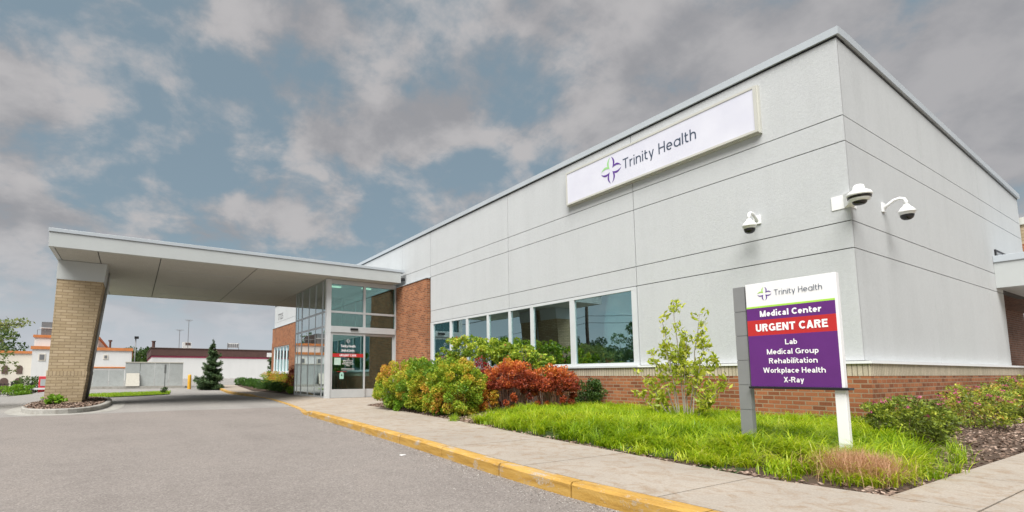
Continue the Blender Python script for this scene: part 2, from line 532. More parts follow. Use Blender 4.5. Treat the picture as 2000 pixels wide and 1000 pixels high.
class MB:
    """collects faces (world coordinates, UVs in metres) into ONE mesh object"""

    def __init__(s):
        s.v, s.f, s.uv, s.mi, s.sm = [], [], [], [], []
        s.mats = []

    def face(s, pts, mi=0, uv=None, smooth=False):
        b = len(s.v)
        s.v += [tuple(p) for p in pts]
        s.f.append(tuple(range(b, b + len(pts))))
        if uv is None:
            a = Vector(pts[1]) - Vector(pts[0])
            n = Vector((0, 0, 0))
            for i in range(1, len(pts) - 1):
                n += (Vector(pts[i]) - Vector(pts[0])).cross(Vector(pts[i + 1]) - Vector(pts[0]))
            ax = max(range(3), key=lambda i: abs(n[i]))
            ij = ((1, 2), (0, 2), (0, 1))[ax]
            uv = [(p[ij[0]], p[ij[1]]) for p in pts]
        s.uv += uv
        s.mi.append(mi)
        s.sm.append(smooth)
        return s

    def box(s, x0, x1, y0, y1, z0, z1, mi=0):
        x0, x1 = min(x0, x1), max(x0, x1)
        y0, y1 = min(y0, y1), max(y0, y1)
        z0, z1 = min(z0, z1), max(z0, z1)
        p = [(x0, y0, z0), (x1, y0, z0), (x1, y1, z0), (x0, y1, z0), (x0, y0, z1), (x1, y0, z1), (x1, y1, z1), (x0, y1, z1)]
        for q in ((0, 3, 2, 1), (4, 5, 6, 7), (0, 1, 5, 4), (1, 2, 6, 5), (2, 3, 7, 6), (3, 0, 4, 7)):
            s.face([p[i] for i in q], mi)
        return s

    def wedge(s, x0, x1, y0, y1, z0a, z0b, z1a, z1b, mi=0):
        """box whose bottom and top run from (z0a, z1a) at x0 to (z0b, z1b) at x1"""
        return s.prism([(x0, y0, z0a), (x1, y0, z0b), (x1, y1, z0b), (x0, y1, z0a)],
                       [(x0, y0, z1a), (x1, y0, z1b), (x1, y1, z1b), (x0, y1, z1a)], mi)

    def prism(s, bot, top, mi=0):
        """bot, top: matching rings of points, counter-clockwise seen from above"""
        n = len(bot)
        s.face(list(reversed(bot)), mi)
        s.face(top, mi)
        for i in range(n):
            j = (i + 1) % n
            s.face([bot[i], bot[j], top[j], top[i]], mi)
        return s

    def tube(s, pts, rads, seg=8, mi=0, cap=True):
        pts = [Vector(p) for p in pts]
        if isinstance(rads, (int, float)):
            rads = [rads] * len(pts)
        rings = []
        up = None
        for i, p in enumerate(pts):
            d = (pts[min(i + 1, len(pts) - 1)] - pts[max(i - 1, 0)]).normalized()
            if up is None:
                up = Vector((0, 0, 1)) if abs(d.z) < 0.9 else Vector((1, 0, 0))
            a = d.cross(up)
            if a.length < 1e-4:
                a = d.cross(Vector((0, 1, 0)))
            a.normalize()
            b = a.cross(d).normalized()
            up = b
            rings.append([p + (a * math.cos(2 * math.pi * k / seg) + b * math.sin(2 * math.pi * k / seg)) * rads[i] for k in range(seg)])
        for i in range(len(rings) - 1):
            for k in range(seg):
                j = (k + 1) % seg
                s.face([rings[i][k], rings[i][j], rings[i + 1][j], rings[i + 1][k]], mi, None, True)
        if cap:
            s.face(list(reversed(rings[0])), mi)
            s.face(rings[-1], mi)
        return s

    def lathe(s, c, prof, seg=24, mi=0):
        """prof: (radius, z) pairs round a vertical axis at c"""
        for (r0, z0), (r1, z1) in zip(prof[:-1], prof[1:]):
            for k in range(seg):
                a, b = 2 * math.pi * k / seg, 2 * math.pi * (k + 1) / seg
                q = []
                for r, z, an in ((r0, z0, a), (r0, z0, b), (r1, z1, b), (r1, z1, a)):
                    q.append((c[0] + r * math.cos(an), c[1] + r * math.sin(an), c[2] + z))
                if r0 < 1e-6:
                    q.pop(1)
                elif r1 < 1e-6:
                    q.pop(2)
                s.face(q, mi, None, True)
        return s

    def build(s, name, mats, parent=None, bevel=0.0, merge=True):
        if not isinstance(mats, (list, tuple)):
            mats = [mats]
        off = wloc(parent) if parent is not None else Vector((0, 0, 0))
        me = bpy.data.meshes.new(name)
        vs = [(a - off.x, b - off.y, c - off.z) for a, b, c in s.v]
        me.from_pydata(vs, [], s.f)
        uvl = me.uv_layers.new(name='UVMap')
        uvl.data.foreach_set('uv', np.array(s.uv, dtype=np.float32).ravel())
        me.polygons.foreach_set('material_index', s.mi)
        me.polygons.foreach_set('use_smooth', s.sm)
        for mm in mats:
            me.materials.append(mm)
        if merge:
            bm = bmesh.new()
            bm.from_mesh(me)
            bmesh.ops.remove_doubles(bm, verts=bm.verts, dist=1e-5)
            bm.to_mesh(me)
            bm.free()
        me.update()
        o = bpy.data.objects.new(name, me)
        COL.objects.link(o)
        if parent is not None:
            o.parent = parent
        if bevel:
            md = o.modifiers.new('bevel', 'BEVEL')
            md.width = bevel
            md.segments = 2
            md.limit_method = 'ANGLE'
            md.angle_limit = R(40)
        return o


def mesh_np(name, verts, nper, mat, parent=None, tint=None, tris=False):
    """verts (N*nper, 3) array, every nper vertices one face"""
    off = wloc(parent) if parent is not None else Vector((0, 0, 0))
    v = np.asarray(verts, dtype=np.float32) - np.array(off, dtype=np.float32)
    n = len(v)
    nf = n // nper
    me = bpy.data.meshes.new(name)
    me.vertices.add(n)
    me.vertices.foreach_set('co', v.ravel())
    me.loops.add(n)
    me.loops.foreach_set('vertex_index', np.arange(n, dtype=np.int32))
    me.polygons.add(nf)
    me.polygons.foreach_set('loop_start', np.arange(0, n, nper, dtype=np.int32))
    me.polygons.foreach_set('loop_total', np.full(nf, nper, dtype=np.int32))
    if tint is not None:
        a = me.attributes.new('tint', 'FLOAT', 'POINT')
        a.data.foreach_set('value', np.repeat(np.asarray(tint, dtype=np.float32), nper))
    me.materials.append(mat)
    me.update()
    me.validate()
    o = bpy.data.objects.new(name, me)
    COL.objects.link(o)
    if parent is not None:
        o.parent = parent
    return o


def leaves(rng, pts, nrm, size, aspect=0.5, spread=0.8, droop=0.0):
    """diamond leaves at pts, facing roughly along nrm; returns (4N,3)"""
    n = len(pts)
    d = nrm + rng.normal(0, spread, (n, 3))
    d[:, 2] -= droop
    d /= np.linalg.norm(d, axis=1, keepdims=True) + 1e-9
    s = np.cross(d, rng.normal(0, 1, (n, 3)))
    s /= np.linalg.norm(s, axis=1, keepdims=True) + 1e-9
    nn = np.cross(d, s)
    L = size * rng.uniform(0.65, 1.35, (n, 1))
    W = L * aspect
    out = np.empty((n, 4, 3))
    out[:, 0] = pts - d * L * 0.5
    out[:, 1] = pts + s * W * 0.5 + nn * L * 0.08
    out[:, 2] = pts + d * L * 0.5
    out[:, 3] = pts - s * W * 0.5 + nn * L * 0.08
    return out.reshape(-1, 3)


def clumpy(rng, n, c, rad, nclump=40, cr=0.3, zmin=-0.9, inner=0.25, top_only=False, pw=2.8):
    """points in sprays over an ellipsoid; returns points, outward normals, tint"""
    c = np.array(c, float)
    rad = np.array(rad, float)
    k = rng.normal(0, 1, (nclump, 3))
    k /= (np.abs(k) ** pw).sum(axis=1, keepdims=True) ** (1 / pw)
    if top_only:
        k[:, 2] = np.abs(k[:, 2])
    k[:, 2] = np.clip(k[:, 2], zmin, 1)
    rr = rng.uniform(0.70, 1.0, (nclump, 1))
    cen = k * rr
    idx = rng.integers(0, nclump, n)
    q = rng.normal(0, 1, (n, 3))
    q /= np.linalg.norm(q, axis=1, keepdims=True)
    q *= cr * rng.uniform(0.35, 1.0, (n, 1)) ** 0.6
    p = cen[idx] + q
    ct = rng.uniform(0, 1, nclump)
    ti = np.clip(ct[idx] + rng.normal(0, 0.12, n), 0, 1)
    ni = int(n * inner)
    if ni:
        g = rng.normal(0, 1, (ni, 3))
        g /= np.linalg.norm(g, axis=1, keepdims=True)
        g *= rng.uniform(0.2, 0.85, (ni, 1))
        g[:, 2] = np.clip(g[:, 2], zmin, 1)
        p[:ni] = g
    nr = p / rad
    nr /= np.linalg.norm(nr, axis=1, keepdims=True) + 1e-9
    return c + p * rad, nr, ti


def glyph(ch, w, geo):
    """monoline letters, cap height 1: ('L', points), ('A', cx, cy, rx, ry, a0, a1) and ('D', x0, y0, x1, y1) with level-cut ends"""
    h = w / 2
    xh = 0.70
    X = xh - h
    e = h
    nr = 0.235 if geo else 0.215
    oR = 0.34 if geo else 0.27
    o = ('A', oR, xh / 2, oR - h, xh / 2 - h, 0, 360)
    stem = lambda x, t, b=0.0: ('L', [(x, b), (x, t)])
    arch = [('A', e + nr, X - nr, nr, nr, 180, 0), ('L', [(e + 2 * nr, X - nr), (e + 2 * nr, 0)])]
    nw = 2 * nr + w
    if ch == ' ':
        return [], 0.22
    if ch == '-':
        return [('L', [(0.0, 0.36), (0.30, 0.36)])], 0.30
    if ch == 'T':
        return [('L', [(0, 1 - h), (0.68, 1 - h)]), stem(0.34, 1 - w)], 0.68
    if ch == 'r':
        return [stem(e, xh), ('A', e + 0.25, X - 0.25, 0.25, 0.25, 180, 80)], 0.34
    if ch == 'i':
        return [stem(e, xh), ('L', [(e, 0.86), (e, 0.86 + w)])], w
    if ch == 'n':
        return [stem(e, xh)] + arch, nw
    if ch == 'h':
        return [stem(e, 1)] + arch, nw
    if ch == 'u':
        return [stem(nw - e, xh), ('A', e + nr, h + nr, nr, nr, 180, 360), ('L', [(e, h + nr), (e, xh)])], nw
    if ch == 't':
        return [('L', [(0.11, 0.92), (0.11, 0.22)]), ('A', 0.11 + 0.19, 0.19 + h, 0.19, 0.19, 180, 290), ('L', [(0, X), (0.11 - h, X)]), ('L', [(0.11 + h, X), (0.34, X)])], 0.36
    if ch == 'y':
        return [('D', 0.0 + h, xh, 0.27, 0.02), ('D', 0.56 - h, xh, 0.19, -0.28)], 0.56
    if ch == 'H':
        return [stem(e, 1), stem(0.68 - e, 1), ('L', [(w, 0.52), (0.68 - w, 0.52)])], 0.68
    if ch == 'e':
        r = 0.31 if geo else 0.27
        return [('A', r, xh / 2, r - h, xh / 2 - h, 0, 312), ('L', [(w * 0.8, xh / 2), (2 * r, xh / 2)])], 2 * r
    if ch == 'a':
        if geo:
            return [('A', oR, xh / 2, oR - h, xh / 2 - h, 0, 360), stem(2 * oR - h, xh)], 2 * oR
        return [('L', [(0.50 - h, 0), (0.50 - h, X - 0.17)]), ('A', 0.265, X - 0.17, 0.235 - h, 0.17, 0, 160), ('A', 0.24, 0.215, 0.24 - h, 0.215 - h, 30, 330)], 0.52
    if ch == 'l':
        return [stem(e, 1)], w
    if ch == 'd':
        return [o, stem(2 * oR - h, 1)], 2 * oR
    if ch == 'b':
        return [o, stem(h, 1)], 2 * oR
    if ch == 'p':
        return [o, stem(h, xh, -0.28)], 2 * oR
    if ch == 'c':
        return [('A', 0.27, xh / 2, 0.27 - h, xh / 2 - h, 48, 312)], 0.48
    if ch == 'o':
        return [o], 2 * oR
    if ch == 'k':
        return [stem(e, 1), ('D', w, 0.28, 0.50 - h, xh), ('D', 0.52 - h, 0, 0.24, 0.42)], 0.53
    if ch in 'CG':
        g_ = [('A', 0.40, 0.5, 0.40 - h, 0.5 - h, 42, 318)]
        if ch == 'G':
            g_ = [('A', 0.40, 0.5, 0.40 - h, 0.5 - h, 42, 330), ('L', [(0.44, 0.46), (0.80 - w, 0.46)]), stem(0.78 - h, 0.46 + h, 0.06)]
        return g_, (0.80 if ch == 'G' else 0.71)
    if ch == 'U':
        return [('L', [(e, 1), (e, 0.34)]), ('A', 0.35, 0.34, 0.35 - h, 0.34 - h, 180, 360), ('L', [(0.70 - e, 0.34), (0.70 - e, 1)])], 0.70
    if ch == 'R':
        return [stem(e, 1), ('L', [(w, 1 - h), (0.40, 1 - h)]), ('A', 0.40, 0.74, 0.27 - h, 0.26 - h, 90, -90), ('L', [(w, 0.48 + h), (0.40, 0.48 + h)]), ('D', 0.40, 0.48, 0.66 - h, 0)], 0.70
    if ch == 'E':
        return [stem(e, 1), ('L', [(w, 1 - h), (0.58, 1 - h)]), ('L', [(w, 0.52), (0.54, 0.52)]), ('L', [(w, h), (0.60, h)])], 0.60
    if ch == 'L':
        return [stem(e, 1), ('L', [(w, h), (0.55, h)])], 0.55
    if ch == 'N':
        return [stem(e, 1), stem(0.70 - e, 1), ('D', e, 1, 0.70 - e, 0)], 0.70
    if ch == 'M':
        return [stem(e, 1), stem(0.84 - e, 1), ('D', e, 1, 0.42, 0.0), ('D', 0.84 - e, 1, 0.42, 0.0)], 0.84
    if ch == 'A':
        return [('D', h * 1.05, 0, 0.37, 1), ('D', 0.74 - h * 1.05, 0, 0.37, 1), ('L', [(0.18, 0.28), (0.56, 0.28)])], 0.74
    if ch == 'W':
        return [('D', h, 1, 0.27, 0), ('D', 0.52, 1, 0.27, 0), ('D', 0.52, 1, 0.77, 0), ('D', 1.04 - h, 1, 0.77, 0)], 1.04
    if ch == 'X':
        return [('D', h * 1.1, 1, 0.68 - h * 1.1, 0), ('D', 0.68 - h * 1.1, 1, h * 1.1, 0)], 0.68
    if ch == '7':
        return [('L', [(0, 1 - h), (0.56, 1 - h)]), ('D', 0.50, 1 - w, 0.18, 0)], 0.56
    if ch == '2':
        return [('A', 0.28, 0.72, 0.28 - h, 0.28 - h, 165, -35), ('D', 0.47, 0.56, h * 1.2, w), ('L', [(0, h), (0.56, h)])], 0.56
    if ch == '5':
        return [('L', [(0.08, 1 - h), (0.52, 1 - h)]), stem(0.08 + h, 1 - w, 0.52), ('A', 0.28, 0.33, 0.28 - h, 0.33 - h, 130, -145)], 0.56
    return [], 0.3


def stroke_text(name, body, cap, width, weight, origin, facing, mat, parent):
    """letters drawn as flat raised strokes, centred on origin; facing '-x' reads along -y, '-y' reads along +x"""
    geo = weight < 0.13
    gap = 0.145 if geo else 0.085
    x = 0.0
    lay = []
    for ch in body:
        st, adv = glyph(ch, weight, geo)
        lay.append((x, st))
        x += adv + gap
    total = x - gap
    sx = width / (total * cap) if width else 1.0
    h = weight * cap / 2
    b = MB()
    cnt = 0

    def out(pts):
        nonlocal cnt
        dpt = (cnt % 7) * 0.00025
        cnt += 1
        q = []
        for px_, pz_ in pts:
            u_, v_ = px_, pz_ - cap * 0.5
            if facing == '-x':
                q.append((origin[0] - dpt, origin[1] - u_, origin[2] + v_))
            else:
                q.append((origin[0] + u_, origin[1] - dpt, origin[2] + v_))
        return q

    def ribbon(P):
        n = len(P)
        Lp, Rp = [], []
        for i in range(n):
            a = P[max(i - 1, 0)]
            c = P[min(i + 1, n - 1)]
            tx_, tz_ = c[0] - a[0], c[1] - a[1]
            m_ = math.hypot(tx_, tz_) or 1
            nx_, nz_ = -tz_ / m_ * h, tx_ / m_ * h
            Lp.append((P[i][0] + nx_, P[i][1] + nz_))
            Rp.append((P[i][0] - nx_, P[i][1] - nz_))
        Q = out(Lp + Rp)
        for i in range(n - 1):
            b.face([Q[n + i], Q[n + i + 1], Q[i + 1], Q[i]])

    for x0, st in lay:
        T = lambda px_, pz_: (((px_ + x0) - total / 2) * cap * sx, pz_ * cap)
        for s_ in st:
            if s_[0] == 'L':
                ribbon([T(*p) for p in s_[1]])
            elif s_[0] == 'A':
                _, cx_, cz_, rx_, rz_, a0, a1 = s_
                k = 22
                ribbon([T(cx_ + rx_ * math.cos(R(a0 + (a1 - a0) * i / k)), cz_ + rz_ * math.sin(R(a0 + (a1 - a0) * i / k))) for i in range(k + 1)])
            else:
                _, ax_, az_, bx_, bz_ = s_
                (ax_, az_), (bx_, bz_) = T(ax_, az_), T(bx_, bz_)
                hw = h * math.hypot(bx_ - ax_, bz_ - az_) / abs(bz_ - az_)
                Q = out([(ax_ - hw, az_), (ax_ + hw, az_), (bx_ + hw, bz_), (bx_ - hw, bz_)])
                b.face(Q)
    # faces towards the reader
    return b.build(name, mat, parent, merge=False)


def logo_petal(quad):
    """one boomerang of the four-petal cross emblem in the unit square, quad 0..3 counter-clockwise from top right"""
    def bez(a, c, b, n=10):
        return [((1 - t) ** 2 * a[0] + 2 * t * (1 - t) * c[0] + t * t * b[0], (1 - t) ** 2 * a[1] + 2 * t * (1 - t) * c[1] + t * t * b[1]) for t in [i / n for i in range(n + 1)]]
    T, K, N = (0.05, 1.0), (0.13, 0.13), (0.30, 0.30)
    inner = bez(T, (0.33, 0.62), K)
    inner2 = [(b, a) for a, b in reversed(inner)]
    outer = bez((1.0, 0.05), (0.66, 0.50), N)
    outer2 = [(b, a) for a, b in reversed(outer)]
    ring = inner + inner2[1:] + outer[1:] + outer2[1:-1]
    sx, sy = ((1, 1), (-1, 1), (-1, -1), (1, -1))[quad]
    return [(a * sx, b * sy) for a, b in ring]


def place_logo(name, c, rx, rz, facing, mats, parent, th=0.003):
    """mats: four materials, quadrant order (top right, top left, bottom left, bottom right) as the reader sees them"""
    uniq = []
    for q in mats:
        if q not in uniq:
            uniq.append(q)
    objs = []
    for um in uniq:
        b = MB()
        for q in range(4):
            if mats[q] is not um:
                continue
            ring = logo_petal(q)
            half = len(ring) // 2
            if facing == '-x':
                P = [(c[0] - th, c[1] - a * rx, c[2] + b2 * rz) for a, b2 in ring]
            else:
                P = [(c[0] + a * rx, c[1] - th, c[2] + b2 * rz) for a, b2 in ring]
            # split the concave ring in strips between inner and outer edges
            n = 10
            inn = P[0:n + 1]
            inn2 = P[n:2 * n + 1]
            out_ = P[2 * n:3 * n + 1]
            out2 = P[3 * n:4 * n] + [P[0]]
            out2r = list(reversed(out2))
            for i in range(n):
                b.face([inn[i], inn[i + 1], out2r[i + 1], out2r[i]])
            outr = list(reversed(out_))
            for i in range(n):
                b.face([inn2[i], inn2[i + 1], outr[i + 1], outr[i]])
        objs.append(b.build(name, um, parent))
    return objs


# ------------------------------------------------------------------ the setting: ground, drive, walks
def sstep(a, b, x):
    t = min(1, max(0, (x - a) / (b - a)))
    return t * t * (3 - 2 * t)


def ground_z(x, y):
    r = 0.022 * max(0, y - 30) if y < 75 else 0.022 * 45
    d = -0.012 * max(0, min(y, 70) - 22)
    s = sstep(-6.5, -2.5, x)
    return s * r + (1 - s) * d


b = MB()
xs = [-700, -300, -120, -60, -40] + [-30 + 2 * i for i in range(31)] + [45, 70, 120, 300, 700]
ys = [-700, -300, -120, -60, -40] + [-30 + 2.5 * i for i in range(45)] + [95, 110, 150, 300, 900]
for i in range(len(xs) - 1):
    for j in range(len(ys) - 1):
        q = [(xs[i], ys[j]), (xs[i + 1], ys[j]), (xs[i + 1], ys[j + 1]), (xs[i], ys[j + 1])]
        b.face([(x, y, ground_z(x, y)) for x, y in q], 0, None, True)
tag(b.build('ground', M['asphalt_old']), kind='structure')

# nearer drive: newer, warmer asphalt up to a ragged seam
rr = random.Random(5)
top = [(-60 + i * 1.3, 15.95 + 0.22 * math.sin(i * 0.7) + rr.uniform(-0.12, 0.12), 0.004) for i in range(49)]
top = [p for p in top if p[0] < 4.6] + [(4.6, 16.1, 0.004)]
ring = [(-60, -40, 0.004), (4.6, -40, 0.004)] + list(reversed(top))
b = MB()
b.face(ring)
tag(b.build('road', M['asphalt_new']), kind='structure')

CURB = [(-14.0, 3.9), (-6.0, 3.6), (-2.0, 3.35), (0.0, 3.22), (1.9, 3.14), (2.98, 3.12), (3.97, 3.17), (5.22, 3.29), (6.57, 3.41), (8.3, 3.53), (10.1, 3.67), (11.6, 3.76), (12.8, 3.84)]
FLUSH = [(12.8, 3.84), (14.4, 4.22), (17.5, 4.66), (21.7, 5.06), (24.0, 5.10)]
RAISE = [(24.0, 5.10), (26.0, 4.85), (28.0, 4.75), (31.0, 4.72), (35.0, 4.85), (39.5, 4.6)]


def curve_x(tab, y):
    if y <= tab[0][0]:
        return tab[0][1]
    for (y0, x0), (y1, x1) in zip(tab[:-1], tab[1:]):
        if y <= y1:
            return x0 + (x1 - x0) * (y - y0) / (y1 - y0)
    return tab[-1][1]


ALLC = CURB[:-1] + FLUSH[:-1] + RAISE
CW = 0.14     # curb width


def curb_top(y):
    if y < 12.2:
        return 0.13
    if y < 13.2:
        return 0.13 + (0.022 - 0.13) * (y - 12.2)
    if y < 24.3:
        return 0.022
    if y < 25.6:
        return 0.022 + (0.12 - 0.022) * (y - 24.3) / 1.3
    return 0.12 + max(0, y - 30) * 0.022


b = MB()
joints = [-14, -8, -4, -2, 0.0, 1.9, 2.98, 3.97, 5.22, 6.57, 8.3, 10.1, 12.2, 13.2, 15.2, 17.5, 19.6, 21.7, 24.3, 25.6, 28, 31, 35, 39.5]
rr = random.Random(3)
for ja, jb in zip(joints[:-1], joints[1:]):
    n = max(1, int((jb - ja) / 0.25))
    jx = rr.uniform(-0.006, 0.006)
    prev = None
    for i in range(n + 1):
        y = ja + 0.007 + (jb - ja - 0.014) * i / n
        x = curve_x(ALLC, y) + jx
        zt = curb_top(y)
        zb = ground_z(x, y) - 0.06
        w = 0.006 * rr.uniform(-1, 1)
        rnd = min(0.022, max(0.004, zt * 0.2))
        cur = [(x + w * 0.4, y, zb), (x + w, y, zt - rnd), (x + rnd + w * 0.5, y, zt), (x + CW, y, zt), (x + CW, y, zb)]
        if prev:
            for k in range(4):
                b.face([prev[k], cur[k], cur[k + 1], prev[k + 1]], 0, None, k < 2)
        else:
            b.face(cur)
        prev = cur
    b.face(list(reversed(prev)))
tag(b.build('curb', M['curb'], merge=False), kind='structure')

# sidewalk slabs: from the back of the curb to the edge of the planting bed
EDGE = [(1.45, 4.72), (1.8, 4.60), (2.6, 4.62), (3.9, 4.80), (6.0, 5.10), (7.8, 5.40), (9.5, 5.58), (12.0, 5.86), (13.6, 5.95), (14.1, 6.3), (14.6, 7.3), (14.9, 9.46), (18.56, 9.46), (18.6, 9.46)]


def walk_right(y):
    if y < 1.45:
        return 60.0
    if y < 18.6:
        return curve_x(EDGE, y)
    if y < 23.3:
        return 6.50
    return curve_x([(23.3, 6.5), (24.5, 6.35), (27, 6.45), (30, 6.0), (40, 6.6)], y)


def walk_z(x, y):
    ez = curb_top(y) + 0.002
    hz = 0.132 + max(0, y - 30) * 0.022
    tt = min(1, max(0, (x - curve_x(ALLC, y) - CW) / 1.4))
    return ez + (hz - ez) * tt


b = MB()
ycuts = [-14, -11, -8, -5.2, -3.6, -2.0, -0.5, 1.0, 1.45, 2.3, 3.75, 5.2, 6.65, 8.1, 9.55, 11.0, 12.4, 13.6, 14.1, 14.6, 14.9, 16.6, 18.6, 20.1, 21.6, 23.1, 23.3, 24.8, 26.8, 29, 32, 35.5, 39]
nojoint = {1.45, 13.6, 14.1, 14.6, 14.9, 23.3}
for ya, yb in zip(ycuts[:-1], ycuts[1:]):
    g0 = 0.0 if ya in nojoint else 0.006
    g1 = 0.0 if yb in nojoint else 0.006
    n = max(1, int((yb - ya) / 0.5))
    for i in range(n):
        y0 = ya + (yb - ya) * i / n + (g0 if i == 0 else 0)
        y1 = ya + (yb - ya) * (i + 1) / n - (g1 if i == n - 1 else 0)
        l0, l1 = curve_x(ALLC, y0) + CW + 0.004, curve_x(ALLC, y1) + CW + 0.004
        r0, r1 = walk_right(y0 + 1e-4), walk_right(y1 - 1e-4)
        cols = [0.0, 0.7, 1.4]
        if r0 > 20:
            cuts0 = [l0, l0 + 0.7, 4.72, 6.2, 7.7, 9.2, 10.7, 13, 18, 60]
            cuts1 = [l1, l1 + 0.7, 4.72, 6.2, 7.7, 9.2, 10.7, 13, 18, 60]
        else:
            cuts0 = [l0, min(l0 + 0.7, r0 - 0.02), min(l0 + 1.4, r0 - 0.01), r0]
            cuts1 = [l1, min(l1 + 0.7, r1 - 0.02), min(l1 + 1.4, r1 - 0.01), r1]
        for k in range(len(cuts0) - 1):
            gx = 0.006 if (r0 > 20 and k >= 2) else 0
            a0, a1, c0, c1 = cuts0[k] + gx, cuts1[k] + gx, cuts0[k + 1] - gx, cuts1[k + 1] - gx
            if r0 > 20 and k == 1:
                c0 -= 0.006
                c1 -= 0.006
            topq = [(a0, y0, walk_z(a0, y0)), (c0, y0, walk_z(c0, y0)), (c1, y1, walk_z(c1, y1)), (a1, y1, walk_z(a1, y1))]
            botq = [(x, y, z - 0.12) for x, y, z in topq]
            b.face(topq)
            for e in range(4):
                f2 = (e + 1) % 4
                b.face([botq[e], botq[f2], topq[f2], topq[e]])
tag(b.build('sidewalk', M['walk'], merge=False), kind='structure')

# planting bed: a low mound of soil between walk and building, and round the corner
def bed_z(x, y):
    e = min(max(0, x - walk_right(min(max(y, 1.46), 14.8))), max(0, y - 1.45), 1.6) if y < 14.9 else 0
    return 0.105 + 0.10 * min(1, e / 0.9)


b = MB()
bx = [4.55 + 0.22 * i for i in range(24)] + [9.72]
by = [1.42 + 0.28 * i for i in range(49)] + [15.2]
for i in range(len(bx) - 1):
    for j in range(len(by) - 1):
        cxm, cym = (bx[i] + bx[i + 1]) / 2, (by[j] + by[j + 1]) / 2
        if cxm < walk_right(max(cym, 1.46)) - 0.35:
            continue
        b.face([(x, y, bed_z(x, y)) for x, y in ((bx[i], by[j]), (bx[i + 1], by[j]), (bx[i + 1], by[j + 1]), (bx[i], by[j + 1]))], 0, None, True)
for i in range(24):
    x0, x1 = 9.72 + i * 0.6, 9.72 + (i + 1) * 0.6
    for j in range(8):
        y0, y1 = 1.42 + j * 0.23, 1.42 + (j + 1) * 0.23
        b.face([(x, y, bed_z(x, y)) for x, y in ((x0, y0), (x1, y0), (x1, y1), (x0, y1))], 0, None, True)
# far bed beside the hedges
b.face([(6.36, 23.3, 0.137), (9.5, 23.3, 0.137), (9.5, 40.5, 0.30), (6.7, 40.5, 0.35), (6.05, 30.2, 0.15)])
tag(b.build('planting_bed', M['soil']), kind='structure')

# bark mulch scattered on the bare soil
rng = np.random.default_rng(11)


def scatter_chips(n, sampler, name, size):
    P = []
    while len(P) < n:
        p = sampler()
        if p is not None:
            P.append(p)
    P = np.array(P)
    nr = np.tile(np.array([[1.0, 0, 0.15]]), (n, 1))
    ang = rng.uniform(0, 2 * np.pi, n)
    nr[:, 0], nr[:, 1] = np.cos(ang), np.sin(ang)
    vv = leaves(rng, P, nr, size, 0.45, 0.25)
    return vv, rng.uniform(0, 1, n)


def s_right():
    x = rng.uniform(4.7, 16)
    y = rng.uniform(1.44, 3.0)
    if x < 5.2 and y > 1.75:
        return None
    return (x, y, bed_z(x, y) + 0.012)


def s_door():
    y = rng.uniform(6.8, 14.8)
    x = walk_right(y) + abs(rng.normal(0, 0.9)) - 0.04
    if x > 9.4:
        return None
    return (x, y, bed_z(x, y) + 0.012)


def s_edge():
    y = rng.uniform(1.5, 8)
    x = walk_right(y) + abs(rng.normal(0, 0.12)) - 0.03
    return (x, y, bed_z(x, y) + 0.010)


va, ta = scatter_chips(7000, s_right, 'a', 0.045)
vb_, tb = scatter_chips(6500, s_door, 'b', 0.05)
vc, tcx = scatter_chips(1600, s_edge, 'c', 0.04)
tag(mesh_np('mulch', np.concatenate([va, vb_, vc]), 4, M['chips'], None, np.concatenate([ta, tb, tcx])), kind='stuff')

# grit along the foot of the curb
n = 7000
yy = rng.uniform(0.5, 13, n)
xx = np.array([curve_x(ALLC, y) for y in yy]) - np.abs(rng.exponential(0.22, n)) - 0.01
P = np.stack([xx, yy, np.full(n, 0.009)], 1)
nr = rng.normal(0, 1, (n, 3))
nr[:, 2] = 0.2
o = mesh_np('grit', leaves(rng, P, nr / np.linalg.norm(nr, axis=1, keepdims=True), 0.011, 0.8, 0.2), 4, M['pebble'])
tag(o, kind='stuff')
#PART2
# ------------------------------------------------------------------ the medical building
A, BY = 9.6, 3.11
bld = thing('medical_building', (A, BY, 0.1), 'long single storey medical building with pale grey stucco panels over a red brick base', 'building')
SL = 0.055      # the parapet of the short side falls away from the corner


def par(x, z):
    return z - SL * max(0, x - A)


ROWS = [(1.215, 2.99), (2.99, 3.43), (3.43, 4.74), (4.74, 5.17), (5.17, 6.50)]
G = 0.008
b = MB()


def panel_a(y0, y1, z0, z1):
    b.box(A, A + 0.04, y0 + G, y1 - G, z0 + G, z1 - G)


ya = [3.11, 7.02, 11.42, 16.0, 18.3, 22.9, 27.5, 32.1, 36.7, 40.3]
for k, (z0, z1) in enumerate(ROWS):
    for y0, y1 in zip(ya[:-1], ya[1:]):
        if k == 0 and 7 < (y0 + y1) / 2 < 15.9:
            continue
        if y0 >= 15.9 and k < 3:
            continue
        yy0 = y0 - G if y0 == 3.11 else y0
        panel_a(yy0, y1, z0, z1)
panel_a(15.87, 16.03, 1.215, 2.99)
xb_ = [A + 0.04 - G + 0.001, 13.2, 17.1, 21.0]
for k, (z0, z1) in enumerate(ROWS):
    for i, (x0, x1) in enumerate(zip(xb_[:-1], xb_[1:])):
        zb, zt = z0 + G, z1 - G
        g0 = 0 if i == 0 else 0.003
        if i == 2 and z0 < 3.05:
            x1 = 18.37
        xa_, xe_ = x0 + g0, x1 - (0.003 if i < 2 else 0)
        if k == 4:
            b.wedge(xa_, xe_, BY, BY + 0.04, zb, zb, par(xa_, zt), par(xe_, zt))
        else:
            b.box(xa_, xe_, BY, BY + 0.04, zb, zt)
b.build('wall', M['stucco'], bld)

